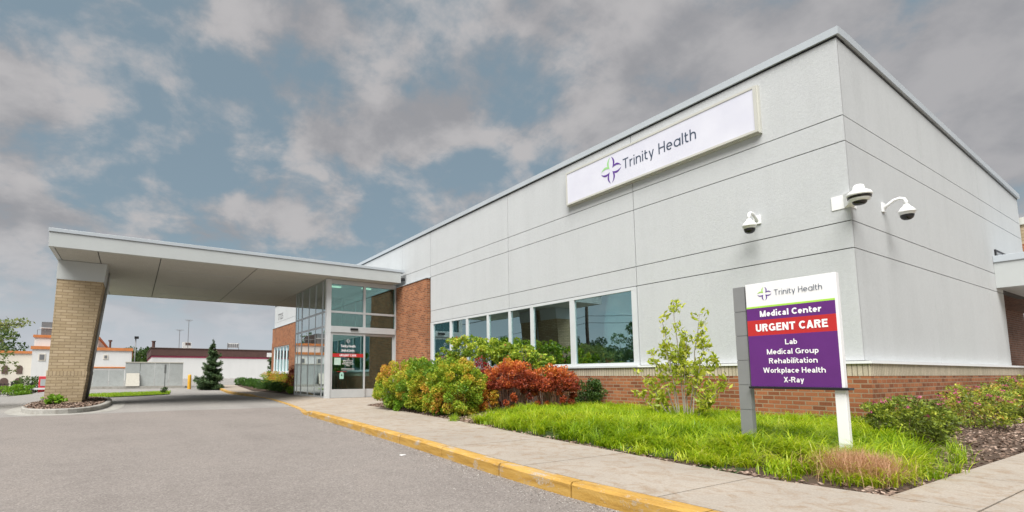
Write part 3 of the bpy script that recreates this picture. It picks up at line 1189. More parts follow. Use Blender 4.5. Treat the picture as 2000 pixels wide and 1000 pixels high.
b = MB()
b.box(A + 0.025, A + 0.18, 3.14, 7.05, 0.0, 6.45)
b.box(A + 0.025, A + 0.18, 7.05, 15.86, 0.0, 1.16)
b.box(A + 0.025, A + 0.18, 7.05, 15.86, 2.985, 6.45)
b.box(A + 0.025, A + 0.18, 15.86, 40.28, 0.0, 6.45)
b.wedge(A + 0.18, 18.36, BY + 0.025, BY + 0.18, 0.0, 0.0, par(A + 0.18, 6.45), par(18.36, 6.45))
b.wedge(18.36, 20.99, BY + 0.025, BY + 0.18, 3.08, 3.08, par(18.36, 6.45), par(20.99, 6.45))
b.build('joint_backing', M['joint'], bld, merge=False)

b = MB()
b.wedge(A + 0.18, 20.95, BY + 0.18, 40.2, par(A + 0.18, 6.36), par(20.95, 6.36), par(A + 0.18, 6.42), par(20.95, 6.42))
b.build('roof', M['roof'], bld)
b = MB()
b.box(20.85, 20.97, BY + 0.2, 40.2, 3.2, par(20.97, 6.355))
b.wedge(A + 0.18, 20.85, 40.205, 40.29, 0.0, 0.0, par(A + 0.18, 6.45), par(20.85, 6.45))
b.build('rear_wall', M['stucco'], bld, merge=False)

# metal coping; the black strip under it stands for the shadow there
b = MB()
b.box(A - 0.05, A + 0.30, BY - 0.05, 40.36, 6.525, 6.655)
xa_, xe_ = A + 0.30, 21.05
b.wedge(xa_, xe_, BY - 0.05, BY + 0.30, par(xa_, 6.525) + 0.014, par(xe_, 6.525), par(xa_, 6.655) + 0.014, par(xe_, 6.655))
b.build('coping', M['coping'], bld, merge=False)
b = MB()
b.box(A - 0.010, A + 0.28, BY - 0.010, 40.31, 6.498, 6.524)
xa_ = A + 0.28
b.wedge(xa_, 21.01, BY - 0.010, BY + 0.28, par(xa_, 6.492), par(21.01, 6.492), par(xa_, 6.524), par(21.01, 6.524))
b.build('coping_dark_strip', M['black'], bld, merge=False)

# brick base, soldier course, white ledge
b = MB()
b.box(9.50, A + 0.022, 3.01, 16.0, -0.1, 0.985)
b.box(A + 0.022, 19.2, 3.01, BY + 0.022, -0.1, 0.985)
b.build('brick_base', M['brick'], bld, merge=False)
b = MB()
b.box(9.496, A + 0.022, 3.006, 16.0, 0.985, 1.172)
b.box(A + 0.022, 19.204, 3.006, BY + 0.022, 0.985, 1.172)
b.build('soldier_course', M['soldier'], bld, merge=False)
b = MB()
b.box(9.465, A - 0.001, 2.975, 7.02, 1.172, 1.212)
b.box(A - 0.001, 19.235, 2.975, BY - 0.001, 1.172, 1.212)
b.build('ledge', M['ledge'], bld, 0.004, merge=False)

# entrance pier and the brick run past the vestibule to the far end
b = MB()
b.box(9.445, A + 0.022, 16.04, 40.37, -0.1, 1.15)
b.box(9.445, A + 0.022, 16.04, 35.3, 1.15, 3.22)
b.box(9.445, A + 0.022, 39.85, 40.37, 1.15, 3.22)
b.box(9.445, A + 0.022, 16.04, 40.37, 3.22, 3.53)
b.box(9.468, A + 0.022, 16.06, 40.35, 3.53, 4.70)
b.build('brick_pier', M['brick'], bld, merge=False)
b = MB()
b.box(9.44, A - 0.001, 16.02, 40.39, 4.70, 4.725)
b.build('pier_flashing', M['coping'], bld)

# strip window: frame, seven panes
MULL = [(7.03, 7.15), (8.85, 9.0), (10.36, 10.48), (11.33, 11.43), (12.39, 12.49), (13.52, 13.64), (14.51, 14.64), (15.75, 15.865)]
b = MB()
for y0, y1 in MULL:
    b.box(9.565, 9.66, y0, y1, 1.285, 2.905)
b.box(9.563, 9.662, 7.03, 15.865, 2.905, 2.975)
b.box(9.563, 9.662, 7.03, 15.865, 1.215, 1.285)
b.box(9.455, 9.600, 6.985, 16.0, 1.174, 1.2145)
win = b.build('window', M['white_metal'], bld, 0.004, merge=False)
b = MB()
b.box(9.572, 9.60, 7.04, 15.86, 2.976, 2.984)
b.build('head_flashing', M['joint'], win)
for (a0, a1), (c0, c1) in zip(MULL[:-1], MULL[1:]):
    b = MB()
    b.box(9.606, 9.618, a1, c0, 1.285, 2.905)
    b.build('pane', M['glass'], win)

# the room behind the strip window
b = MB()
b.box(14.0, 14.1, 6.6, 16.2, 0.15, 2.98)
b.box(A + 0.19, 14.0, 6.5, 6.6, 0.15, 2.98)
b.box(A + 0.19, 14.0, 16.2, 16.3, 0.15, 2.98)
b.box(A + 0.19, 14.1, 6.5, 16.3, 2.98, 3.05)
b.box(11.2, 14.0, 10.38, 10.46, 0.15, 2.98)
b.box(10.6, 14.0, 13.54, 13.62, 0.15, 2.98)
b.build('room_wall', M['interior'], bld, merge=False)
b = MB()
b.box(A + 0.19, 14.0, 6.6, 16.2, 0.08, 0.15)
b.build('room_floor', M['carpet'], bld)

for x, y in ((10.45, 9.7), (10.6, 12.0)):
    b = MB()
    b.box(x - 0.06, x + 0.06, y - 0.6, y + 0.6, 2.945, 2.978)
    b.build('ceiling_lamp', M['lamp_room'], bld)

# far window strip in the brick
b = MB()
fm = [35.3, 36.2, 37.1, 38.0, 38.9, 39.85]
for i, y in enumerate(fm):
    w0, w1 = (0, 0.08) if i == 0 else ((-0.08, 0) if i == len(fm) - 1 else (-0.04, 0.04))
    b.box(9.50, 9.60, y + w0, y + w1, 1.32, 3.14)
b.box(9.498, 9.602, 35.3, 39.85, 3.14, 3.22)
b.box(9.40, 9.602, 35.2, 39.95, 1.15, 1.32)
fw = b.build('window', M['ledge'], bld, merge=False)
for y0, y1 in zip(fm[:-1], fm[1:]):
    b = MB()
    b.box(9.545, 9.555, y0 + 0.04, y1 - 0.04, 1.32, 3.14)
    b.build('pane', M['glass'], fw)
# house number near the far corner (illegible small figures in the photo: four raised figures)
stroke_text('house_number', '7725', 0.46, 1.5, 0.16, (A - 0.004, 38.5, 5.55), '-x', M['joint'], bld)

# side canopy, louvre and recessed brick wall at the right end
b = MB()
b.box(17.76, 22.5, 1.0, BY - 0.002, 3.08, 3.70)
cv = b.build('side_canopy', M['fascia'], bld)
b = MB()
b.box(17.73, 22.53, 0.97, BY - 0.002, 3.70, 3.86)
b.build('side_canopy_coping', M['coping'], cv, 0.006)
b = MB()
b.box(18.2, 18.9, 1.7, 1.95, 3.05, 3.078)
b.build('soffit_lamp', M['letter_white'], cv)
b = MB()
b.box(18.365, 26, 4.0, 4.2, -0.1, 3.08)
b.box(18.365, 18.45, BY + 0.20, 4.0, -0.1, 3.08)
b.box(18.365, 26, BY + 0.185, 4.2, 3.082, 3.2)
b.build('recessed_wall', M['brick_shaded'], bld, merge=False)
b = MB()
b.box(21.08, 27, 3.0, 9.0, 3.87, 4.62)
b.build('side_wing_wall', M['brick'], bld)
b = MB()
b.box(21.075, 27, 2.995, 9.0, 4.62, 5.16)
b.build('side_wing_band', M['brick_tan'], bld)
b = MB()
b.box(21.03, 27, 2.95, 9.0, 5.16, 5.36)
b.build('side_wing_coping', M['box_frame'], bld)
b = MB()
b.box(17.95, 19.6, BY - 0.03, BY - 0.001, 3.55, 4.05)
lv = b.build('louvre', M['black'], bld)
b = MB()
for i in range(4):
    z = 3.62 + i * 0.10
    b.prism([(18.0, BY - 0.045, z), (19.55, BY - 0.045, z), (19.55, BY - 0.031, z), (18.0, BY - 0.031, z)],
            [(18.0, BY - 0.05, z + 0.055), (19.55, BY - 0.05, z + 0.055), (19.55, BY - 0.031, z + 0.06), (18.0, BY - 0.031, z + 0.06)])
b.build('slat', M['alu'], lv, merge=False)

# oak cabinet just inside the sixth pane
cb = thing('oak_cabinet', (9.9, 9.5, 0.15), 'honey coloured oak cabinet with two doors standing inside the strip window', 'cabinet')
b = MB()
b.box(9.82, 10.4, 9.02, 10.0, 0.15, 1.66)
b.build('carcass', M['oak'], cb, 0.005)
for y0, y1 in ((9.03, 9.505), (9.515, 9.99)):
    b = MB()
    b.box(9.80, 9.819, y0, y1, 0.22, 1.64)
    d_ = b.build('door', M['oak'], cb, 0.004)
    yy_ = y1 - 0.05 if y0 < 9.3 else y0 + 0.05
    b = MB()
    b.box(9.775, 9.799, yy_ - 0.008, yy_ + 0.008, 1.28, 1.42)
    b.build('handle', M['black'], d_)

# ------------------------------------------------------------------ glass entrance vestibule
DY = 18.63
ves = thing('entrance_vestibule', (8.0, DY, 0.13), 'glass entrance vestibule with silver frames and automatic sliding doors under the drive canopy', 'vestibule')
b = MB()
b.box(6.40, 6.58, DY - 0.08, DY + 0.12, 0.12, 4.798)
b.build('corner_post', M['white_metal'], ves, 0.006)
b = MB()
b.box(9.385, 9.444, DY - 0.05, DY + 0.08, 0.12, 4.63)      # right jamb
b.box(6.58, 9.444, DY - 0.052, DY + 0.082, 4.63, 4.798)    # top rail
b.box(6.58, 9.385, DY - 0.048, DY + 0.07, 3.475, 3.555)    # transom bar
b.box(7.955, 8.055, DY - 0.046, DY + 0.068, 2.945, 3.475)
b.box(7.955, 8.055, DY - 0.046, DY + 0.068, 3.555, 4.63)
b.build('frame', M['door_metal'], ves, 0.004, merge=False)
b = MB()
b.box(6.58, 9.385, DY - 0.10, DY + 0.12, 2.70, 2.945)
op = b.build('door_operator', M['door_metal'], ves, 0.006)
b = MB()
b.box(7.38, 7.70, DY - 0.15, DY - 0.10, 2.80, 2.885)
b.build('motion_sensor', M['black'], op, 0.01)
for x0, x1, z0, z1 in ((6.58, 7.955, 3.555, 4.63), (8.055, 9.385, 3.555, 4.63), (6.58, 7.955, 2.945, 3.475), (8.055, 9.385, 2.945, 3.475)):
    b = MB()
    b.box(x0, x1, DY + 0.0, DY + 0.012, z0, z1)
    b.build('pane', M['glass_door'], ves)
for k, (x0, x1, yo) in enumerate(((6.59, 8.05, -0.03), (8.0, 9.38, 0.045))):
    b = MB()
    y0, y1 = DY + yo - 0.025, DY + yo + 0.025
    b.box(x0, x0 + 0.075, y0, y1, 0.14, 2.69)
    b.box(x1 - 0.075, x1, y0, y1, 0.14, 2.69)
    b.box(x0 + 0.075, x1 - 0.075, y0 + 0.001, y1 - 0.001, 2.60, 2.69)
    b.box(x0 + 0.075, x1 - 0.075, y0 + 0.001, y1 - 0.001, 0.14, 0.47)
    dl = b.build('sliding_door', M['door_metal'], ves, 0.004, merge=False)
    b = MB()
    b.box(x0 + 0.075, x1 - 0.075, DY + yo - 0.006, DY + yo + 0.006, 0.47, 2.60)
    b.build('pane', M['glass_door'], dl)
    if k == 0:
        gy = DY + yo - 0.0085
        b = MB()
        b.box(x0 + 0.076, x1 - 0.076, gy - 0.002, gy, 1.73, 1.87)
        b.build('urgent_care_band', M['red'], dl)
        place_logo('emblem', (7.32, gy, 2.37), 0.095, 0.095, '-y', [M['letter_white']] * 4, dl)
        b = MB()
        b.box(6.75, 7.02, gy - 0.002, gy, 1.42, 1.70)
        b.build('notice', M['paper'], dl)
        b = MB()
        b.prism([(6.98, gy - 0.002, 0.87), (7.15, gy - 0.002, 0.87), (7.15, gy, 0.87), (6.98, gy, 0.87)],
                [(6.98, gy - 0.002, 1.06), (7.15, gy - 0.002, 1.06), (7.15, gy, 1.06), (6.98, gy, 1.06)])
        n_ = 12
        arc = [(7.065 + 0.085 * math.cos(math.pi * i / n_), 1.06 + 0.085 * math.sin(math.pi * i / n_)) for i in range(n_ + 1)]
        b.face([(x, gy - 0.002, z) for x, z in arc])
        st = b.build('sticker', M['sticker'], dl, merge=False)
        b = MB()
        b.lathe((7.065, gy - 0.004, 1.02), [(0.0, 0.045), (0.035, 0.0), (0.0, -0.035)], 8)
        b.build('sticker_mark', M['black'], dl)
        for body, size, z, wt, wd in (('Trinity Health', 0.10, 2.17, 0.15, 0.62), ('Medical Center', 0.075, 2.005, 0.17, 0.54),
                                      ('URGENT CARE', 0.082, 1.80, 0.2, 0.70), ('Lab', 0.045, 1.66, 0.16, 0.10), ('Medical Group', 0.045, 1.595, 0.16, 0.42),
                                      ('Rehabilitation', 0.045, 1.53, 0.16, 0.40), ('Workplace Health', 0.045, 1.465, 0.16, 0.50), ('X-Ray', 0.045, 1.40, 0.16, 0.17)):
            stroke_text('lettering', body, size, wd, wt, (7.32, gy - 0.003, z), '-y', M['letter_white'], dl)
        b = MB()
        b.box(7.02, 7.62, gy - 0.002, gy, 1.945, 1.955)
        b.build('rule', M['letter_white'], dl)
        for zr in (1.28, 1.23):
            b = MB()
            b.box(7.05, 7.60, gy - 0.002, gy, zr - 0.005, zr + 0.005)
            b.build('rule', M['letter_white'], dl)
        b = MB()
        b.box(6.87, 7.27, gy - 0.002, gy, 1.15, 1.165)
        b.build('rule', M['red'], dl)

# glazed side walls
SY = [(18.755, 18.785), (19.16, 19.28), (20.075, 20.125), (20.975, 21.025), (21.97, 22.09), (22.61, 22.65), (22.98, 23.04)]
b = MB()
for y0, y1 in SY:
    b.box(6.443, 6.50, y0, y1, 0.20, 4.798)
for z0, z1 in ((0.12, 0.20), (2.90, 2.98), (3.49, 3.57)):
    for (p0, p1), (q0, q1) in zip(SY[:-1], SY[1:]):
        b.box(6.444, 6.498, p1 if z0 > 0.15 else p0, q0, z0, z1)
b.box(6.444, 6.498, 22.98, 23.04, 0.12, 0.20)
sw = b.build('side_frame', M['alu'], ves, merge=False)
for (p0, p1), (q0, q1) in zip(SY[:-1], SY[1:]):
    for z0, z1 in ((0.20, 2.90), (2.98, 3.49), (3.57, 4.795)):
        b = MB()
        b.box(6.455, 6.467, p1, q0, z0, z1)
        b.build('pane', M['glass_side'], sw)
XB = [6.50, 7.2, 7.95, 8.7, 9.40]
b = MB()
for x in XB:
    b.box(x, x + 0.06, 22.97, 23.05, 0.2, 4.798)
for z0, z1 in ((0.12, 0.20), (2.90, 2.98)):
    b.box(6.50, 9.444, 22.972, 23.048, z0, z1)
bw = b.build('back_frame', M['alu'], ves, merge=False)
for p0, q0 in zip(XB[:-1], XB[1:]):
    b = MB()
    b.box(p0 + 0.06, q0, 23.0, 23.012, 0.20, 4.795)
    b.build('pane', M['glass'], bw)
b = MB()
b.box(6.52, 9.44, 18.80, 22.95, 0.120, 0.142)
b.build('floor_mat', M['carpet'], ves)
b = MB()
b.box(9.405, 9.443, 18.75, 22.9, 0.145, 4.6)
b.build('darkening_panel', M['interior_dark'], ves)  # dark sheet added over the brick to darken the view through the doors
b = MB()
b.box(8.6, 9.44, 21.9, 21.98, 0.142, 2.6)
b.box(7.1, 7.2, 21.9, 21.98, 0.142, 2.6)
b.box(7.9, 8.0, 21.9, 21.98, 0.142, 2.6)
b.box(6.52, 9.44, 21.88, 22.0, 2.6, 2.85)
b.build('inner_door_frame', M['interior'], ves, merge=False)
for x, y in ((7.3, 20.0), (8.6, 19.8)):
    b = MB()
    b.box(x - 0.20, x + 0.20, y - 0.07, y + 0.07, 4.75, 4.797)
    b.build('ceiling_lamp', M['lamp'], ves)

# ------------------------------------------------------------------ drive canopy on its brick pier
CX0, CX1, CY0, CY1, CZ = -2.30, 9.33, 17.94, 27.5, 4.80
can = thing('drive_canopy', (3.5, 22.7, 0.1), 'flat grey metal drive through canopy carried on a tapered tan brick pier', 'canopy')
b = MB()
b.box(CX0, CX1, CY0, CY0 + 0.12, CZ, 5.23)
b.box(CX0, CX1, CY1 - 0.12, CY1, CZ, 5.23)
b.box(CX0, CX0 + 0.12, CY0 + 0.12, CY1 - 0.12, CZ, 5.23)
b.box(CX1 - 0.12, CX1, CY0 + 0.12, CY1 - 0.12, CZ, 5.23)
b.build('fascia', M['fascia'], can, merge=False)
b = MB()
b.box(CX0 - 0.02, CX1 + 0.16, CY0 - 0.03, CY1 + 0.03, 5.237, 5.345)
b.build('coping', M['coping'], can, 0.008)
b = MB()
b.box(CX0 + 0.012, CX1 - 0.01, CY0 + 0.012, CY1 - 0.01, 5.225, 5.24)
b.build('coping_dark_strip', M['black'], can)
b = MB()
sx_ = [CX0 + 0.12, -1.10, 0.62, 3.65, 6.42, CX1 - 0.12]
sy_ = [CY0 + 0.12, 22.7, CY1 - 0.12]
for x0, x1 in zip(sx_[:-1], sx_[1:]):
    for y0, y1 in zip(sy_[:-1], sy_[1:]):
        b.box(x0 + 0.015, x1 - 0.015, y0 + 0.002, y1 - 0.002, CZ + 0.012, CZ + 0.05)
b.build('soffit', M['soffit'], can, merge=False)
b = MB()
b.box(CX0 + 0.12, CX1 - 0.12, CY0 + 0.12, CY1 - 0.12, CZ + 0.03, CZ + 0.20)
b.build('deck', M['joint'], can)
for x0, x1 in ((0.9, 3.3), (3.95, 6.1)):
    for y in (20.2, 23.5, 26.0):
        b = MB()
        b.box(x0, x1, y - 0.014, y + 0.014, CZ + 0.004, CZ + 0.011)
        b.build('soffit_reveal', M['fascia'], can)
# gutter bracket by the wall
b = MB()
b.box(9.34, 9.55, CY0 + 0.05, CY0 + 0.20, 4.92, 5.02)
b.build('gutter_outlet', M['black'], can)


def pier_ring(z, y0, y1, grow=0.0, inset=0.0):
    k = (z - 0.1) / (4.17 - 0.1)
    xl = -2.36 + 0.09 * k - grow
    xr = -1.42 + 0.42 * k + grow - inset
    return [(xl + inset, y0 - grow, z), (xr, y0 - grow, z), (xr, y1 + grow, z), (xl + inset, y1 + grow, z)]


PY = [(20.0, 21.25), (21.95, 23.0)]
b, bs, bc = MB(), MB(), MB()
for y0, y1 in PY:
    b.prism(pier_ring(-0.1, y0, y1, 0.025), pier_ring(1.0, y0, y1, 0.025))
    bs.prism(pier_ring(1.0, y0, y1, 0.025), pier_ring(1.16, y0, y1, 0.025))
    b.prism(pier_ring(1.16, y0, y1), pier_ring(4.17, y0, y1))
    bc.prism(pier_ring(4.17, y0, y1, 0.02), pier_ring(4.80, y0, y1, 0.02))
b.prism(pier_ring(-0.1, 21.28, 21.92, 0.0, 0.10), pier_ring(4.79, 21.28, 21.92, 0.0, 0.10))
pr = b.build('pier', M['brick_tan'], can, merge=False)
bs.build('soldier_course', M['soldier_col'], pr, merge=False)
bc.build('pier_cap', M['fascia'], pr, 0.006, merge=False)
b = MB()
b.tube([(-1.36, 21.6, 0.2), (-0.93, 21.6, 4.78)], 0.05, 10)
b.build('downpipe', M['alu'], pr)

# island round the pier
isl_pts = []
for i in range(40):
    a = 2 * math.pi * i / 40
    cx_, cy_, rx_, ry_ = -1.68, 20.8, 1.10, 4.5
    e = 2 / 2.6
    isl_pts.append((cx_ + rx_ * math.copysign(abs(math.cos(a)) ** e, math.cos(a)), cy_ + ry_ * math.copysign(abs(math.sin(a)) ** e, math.sin(a))))


def ring_scale(f, z):
    return [(-1.75 + (x + 1.75) * f, 20.8 + (y - 20.8) * (1 - (1 - f) * 0.28), z) for x, y in isl_pts]


b = MB()
o0, o1, o2, o3 = ring_scale(1.0, -0.05), ring_scale(0.995, 0.12), ring_scale(0.975, 0.14), ring_scale(0.87, 0.14)
for i in range(40):
    j = (i + 1) % 40
    b.face([o0[i], o0[j], o1[j], o1[i]])
    b.face([o1[i], o1[j], o2[j], o2[i]])
    b.face([o2[i], o2[j], o3[j], o3[i]])
    b.face([o3[i], o3[j], (o3[j][0], o3[j][1], 0.05), (o3[i][0], o3[i][1], 0.05)])
tag(b.build('island_curb', M['kerb_grey']), kind='structure')
b = MB()
s1 = ring_scale(0.87, 0.125)
for i in range(40):
    j = (i + 1) % 40
    b.face([s1[i], s1[j], (-1.75, 20.8, 0.15)])
tag(b.build('island_soil', M['soil']), kind='structure')


def s_isl():
    x, y = rng.uniform(-2.9, -0.55), rng.uniform(16.0, 25.5)
    e = (abs((x + 1.75) / 0.98) ** 2.6 + abs((y - 20.8) / 4.3) ** 2.6)
    if e > 1:
        return None
    return (x, y, 0.15)


va, ta = scatter_chips(2200, s_isl, 'a', 0.07)
tag(mesh_np('mulch', va, 4, M['chips'], None, ta), kind='stuff')
# worn concrete gutter pan in front of the island
b = MB()
g0_, g1_ = ring_scale(1.35, 0.004), ring_scale(1.0, 0.008)
for i in range(40):
    j = (i + 1) % 40
    b.face([g0_[i], g0_[j], g1_[j], g1_[i]])
tag(b.build('gutter_pan', M['kerb_grey']), kind='structure')

# ------------------------------------------------------------------ wall sign (light box)
ws = thing('wall_sign', (A, 6.7, 5.87), 'long white light box sign reading Trinity Health high on the stucco wall', 'sign')
b = MB()
fy0, fy1, fz0, fz1, fx = 4.30, 8.92, 5.385, 6.262, 9.475
b.box(fx, A - 0.001, fy0, fy0 + 0.045, fz0, fz1)
b.box(fx, A - 0.001, fy1 - 0.045, fy1, fz0, fz1)
b.box(fx, A - 0.001, fy0 + 0.045, fy1 - 0.045, fz1 - 0.045, fz1)
b.box(fx, A - 0.001, fy0 + 0.045, fy1 - 0.045, fz0, fz0 + 0.045)
b.box(fx + 0.055, A - 0.001, fy0 - 0.018, fy0, fz0 - 0.018, fz1 + 0.018)
b.box(fx + 0.055, A - 0.001, fy1, fy1 + 0.018, fz0 - 0.018, fz1 + 0.018)
b.box(fx + 0.055, A - 0.001, fy0, fy1, fz0 - 0.018, fz0)
b.box(fx + 0.055, A - 0.001, fy0, fy1, fz1, fz1 + 0.018)
b.build('frame', M['box_frame'], ws, 0.004, merge=False)
b = MB()
b.box(fx + 0.012, fx + 0.05, fy0 + 0.045, fy1 - 0.045, fz0 + 0.045, fz1 - 0.045)
b.build('face', M['box_face'], ws)
lx = fx + 0.010
P4 = [M['logo_purple'], M['logo_green'], M['logo_purple'], M['logo_purple']]
place_logo('emblem', (lx, 7.50, 5.835), 0.29, 0.325, '-x', P4, ws)


stroke_text('lettering', 'Trinity Health', 0.24, 1.735, 0.112, (lx - 0.002, 6.30, 5.85), '-x', M['letter_slate'], ws)

# ------------------------------------------------------------------ monument sign in the grass
ms = thing('monument_sign', (5.95, 2.5, 0.17), 'purple and white directory sign on a grey and a white post in the grass', 'sign')
b = MB()
b.box(5.90, 5.968, 2.075, 2.918, 0.876, 2.012)
b.build('sign_cabinet', M['white_paint'], ms, 0.003)
fxs = 5.8985


def band(name, z0, z1, mat, y0=2.096, y1=2.917):
    bb = MB()
    bb.box(fxs - 0.0015, 5.8995, y0, y1, z0, z1)
    return bb.build(name, mat, ms)


band('green_stripe', 1.737, 1.756, M['green'])
band('title_panel', 1.602, 1.737, M['purple'])
band('urgent_care_panel', 1.431, 1.602, M['red'])
band('directory_panel', 0.878, 1.431, M['purple'])
b = MB()
b.box(5.865, 5.985, 2.03, 2.93, 0.852, 0.875)
b.build('base_rail', M['black'], ms, 0.003)
b = MB()
b.box(5.902, 5.966, 2.072, 2.160, 0.05, 0.852)
b.build('white_post', M['white_paint'], ms, 0.003)
b = MB()
zc = [0.05, 0.62, 0.895, 1.17, 1.445, 1.72, 2.006]
for z0, z1 in zip(zc[:-1], zc[1:]):
    b.box(5.915, 5.992, 2.938, 3.062, z0, z1 - 0.007)
b.box(5.920, 5.987, 2.943, 3.057, 0.05, 2.0)
b.build('grey_post', M['pylon'], ms, merge=False)
tx = fxs - 0.0035
place_logo('emblem', (tx + 0.003, 2.725, 1.888), 0.074, 0.076, '-x', [M['logo_purple'], M['green'], M['logo_purple'], M['logo_purple']], ms, 0.001)
stroke_text('lettering', 'Trinity Health', 0.060, 0.435, 0.095, (tx, 2.41, 1.888), '-x', M['letter_slate'], ms)
stroke_text('lettering', 'Medical Center', 0.066, 0.565, 0.215, (tx, 2.50, 1.668), '-x', M['letter_white'], ms)
stroke_text('lettering', 'URGENT CARE', 0.082, 0.665, 0.215, (tx, 2.50, 1.516), '-x', M['letter_white'], ms)
for body, z, wdt in (('Lab', 1.350, 0.112), ('Medical Group', 1.250, 0.475), ('Rehabilitation', 1.152, 0.445), ('Workplace Health', 1.052, 0.57), ('X-Ray', 0.952, 0.185)):
    stroke_text('lettering', body, 0.056, wdt, 0.168, (tx, 2.50, z), '-x', M['letter_white'], ms)

# ------------------------------------------------------------------ security cameras


def dome_camera(loc, out, label):
    """loc: wall plate centre; out: unit vector away from the wall"""
    c = thing('security_camera', loc, label, 'security camera', 'dome cameras on the stucco wall')
    L = Vector(loc)
    o_ = Vector((out[0], out[1], 0))
    s_ = Vector((-out[1], out[0], 0))
    b = MB()
    pts = [L + o_ * 0.004 + s_ * a + Vector((0, 0, z)) for a, z in ((-0.06, -0.08), (0.06, -0.08), (0.06, 0.08), (-0.06, 0.08))]
    pt2 = [p + o_ * 0.025 for p in pts]
    b.prism(pts, pt2)
    b.build('wall_plate', M['cam_white'], c, merge=False)
    b = MB()
    path = [L + o_ * r + Vector((0, 0, z)) for r, z in ((0.02, -0.02), (0.09, 0.04), (0.16, 0.085), (0.23, 0.095), (0.285, 0.07), (0.305, 0.02), (0.305, -0.05))]
    b.tube(path, 0.026, 12)
    b.build('arm', M['cam_white'], c)
    d0 = L + o_ * 0.305 + Vector((0, 0, -0.05))
    b = MB()
    b.lathe(d0, [(0.0, 0.02), (0.035, 0.018), (0.046, -0.010), (0.080, -0.045), (0.108, -0.085), (0.116, -0.112), (0.110, -0.120), (0.098, -0.122), (0.096, -0.158), (0.084, -0.162), (0.0, -0.162)], 28)
    b.build('housing', M['cam_white'], c)
    b = MB()
    b.lathe(d0, [(0.090, -0.160), (0.089, -0.188), (0.074, -0.220), (0.044, -0.242), (0.0, -0.25)], 28)
    b.build('dome', M['dome_dark'], c)
    return c


dome_camera((A, 4.46, 3.80), (-1, 0), 'white dome camera alone on the long wall left of the building corner')
dome_camera((10.93, BY, 3.86), (0, -1), 'white dome camera on a curved arm right of the building corner')
cc = thing('security_camera', (A - 0.1, BY - 0.1, 3.75), 'large wide white multi lens camera on a folded plate at the building corner', 'security camera', 'dome cameras on the stucco wall')
b = MB()
b.box(A - 0.012, A - 0.001, BY - 0.012, BY + 0.24, 3.64, 3.86)
b.box(A - 0.001, A + 0.20, BY - 0.012, BY - 0.001, 3.64, 3.86)
q0 = [(A - 0.012, BY + 0.08, 3.64), (A - 0.16, BY - 0.08, 3.70), (A - 0.08, BY - 0.16, 3.70), (A + 0.08, BY - 0.012, 3.64)]
b.prism(list(q0), [(x, y, 3.86 if i in (0, 3) else 3.85) for i, (x, y, z) in enumerate(q0)])
b.build('bracket', M['cam_white'], cc, 0.004, merge=False)
d0 = Vector((A - 0.165, BY - 0.17, 3.80))
b = MB()
b.lathe(d0, [(0.0000, 0.1100), (0.0440, 0.1082), (0.0656, 0.0950), (0.0784, 0.0264), (0.1080, 0.0106), (0.1456, -0.0158), (0.1600, -0.0440), (0.1584, -0.0686), (0.1488, -0.0739)], 36)
b.build('housing', M['cam_white'], cc)
b = MB()
b.lathe(d0, [(0.1488, -0.0722), (0.1440, -0.1074), (0.1280, -0.1109)], 36)
b.build('lens_ring', M['dome_dark'], cc)
b = MB()
b.lathe(d0, [(0.1328, -0.1091), (0.1248, -0.1390), (0.0880, -0.1549)], 36)
b.build('lower_rim', M['cam_white'], cc)
b = MB()
b.lathe(d0, [(0.0928, -0.1531), (0.0848, -0.1830), (0.0600, -0.2024), (0.0000, -0.2112)], 28)
b.build('dome', M['dome_dark'], cc)
#PART3
# ------------------------------------------------------------------ planting


def shrub_stems(bm_, rng, c, n, r0, spread, h, rad=0.009, jit=0.05):
    for i in range(n):
        a = rng.uniform(0, 2 * np.pi)
        r = r0 * math.sqrt(rng.uniform(0, 1))
        p = Vector((c[0] + r * math.cos(a), c[1] + r * math.sin(a), c[2] - 0.03))
        hh = h * rng.uniform(0.7, 1.0)
        q = Vector((c[0] + spread[0] * r / r0 * math.cos(a), c[1] + spread[1] * r / r0 * math.sin(a), c[2] + hh))
        pts = []
        for k in range(4):
            t_ = k / 3
            pts.append(p.lerp(q, t_) + Vector((rng.normal(0, jit), rng.normal(0, jit), 0)) * (0.3 + t_) * (1 if 0 < k else 0))
        bm_.tube(pts, [rad * 1.2, rad, rad * 0.75, rad * 0.45], 5, 0, False)


def shrub(name, c, rad, n, size, mat, label, cat='shrub', group=None, seed=0, nclump=50, cr=0.28, aspect=0.5, stems=14, stem_mat='bark', inner=0.25, zmin=-0.85, stem_h=0.7, spread=0.8, extra=None, tintf=None):
    g = np.random.default_rng(seed)
    root = thing(name, c, label, cat, group)
    cen = (c[0], c[1], c[2] + rad[2])
    p, nr, ti = clumpy(g, n, cen, rad, nclump, cr, zmin, inner)
    if tintf is not None:
        ti = tintf(p, ti, g)
    ok = p[:, 2] > c[2] + 0.02
    p, nr, ti = p[ok], nr[ok], ti[ok]
    mesh_np('foliage', leaves(g, p, nr, size, aspect, spread), 4, M[mat], root, ti)
    b = MB()
    shrub_stems(b, g, c, stems, min(rad[0], rad[1]) * 0.25, (rad[0] * 0.8, rad[1] * 0.8), rad[2] * 2 * stem_h)
    b.build('stems', M[stem_mat], root, merge=False)
    if extra:
        extra(root, g, cen, rad)
    return root


def gold_tint(p, ti, g, base, ph):
    """mostly green with drifts turning gold, orange and rust"""
    s = np.sin(3.1 * p[:, 1] + 1.9 * p[:, 2] + ph * 2) + np.sin(4.7 * p[:, 2] - 2.6 * p[:, 1] + ph * 5) + 0.6 * np.sin(9 * p[:, 1] + 7 * p[:, 2])
    return np.clip(base + 0.16 * s + (ti - 0.5) * 0.45 + g.normal(0, 0.06, len(ti)), 0, 1)


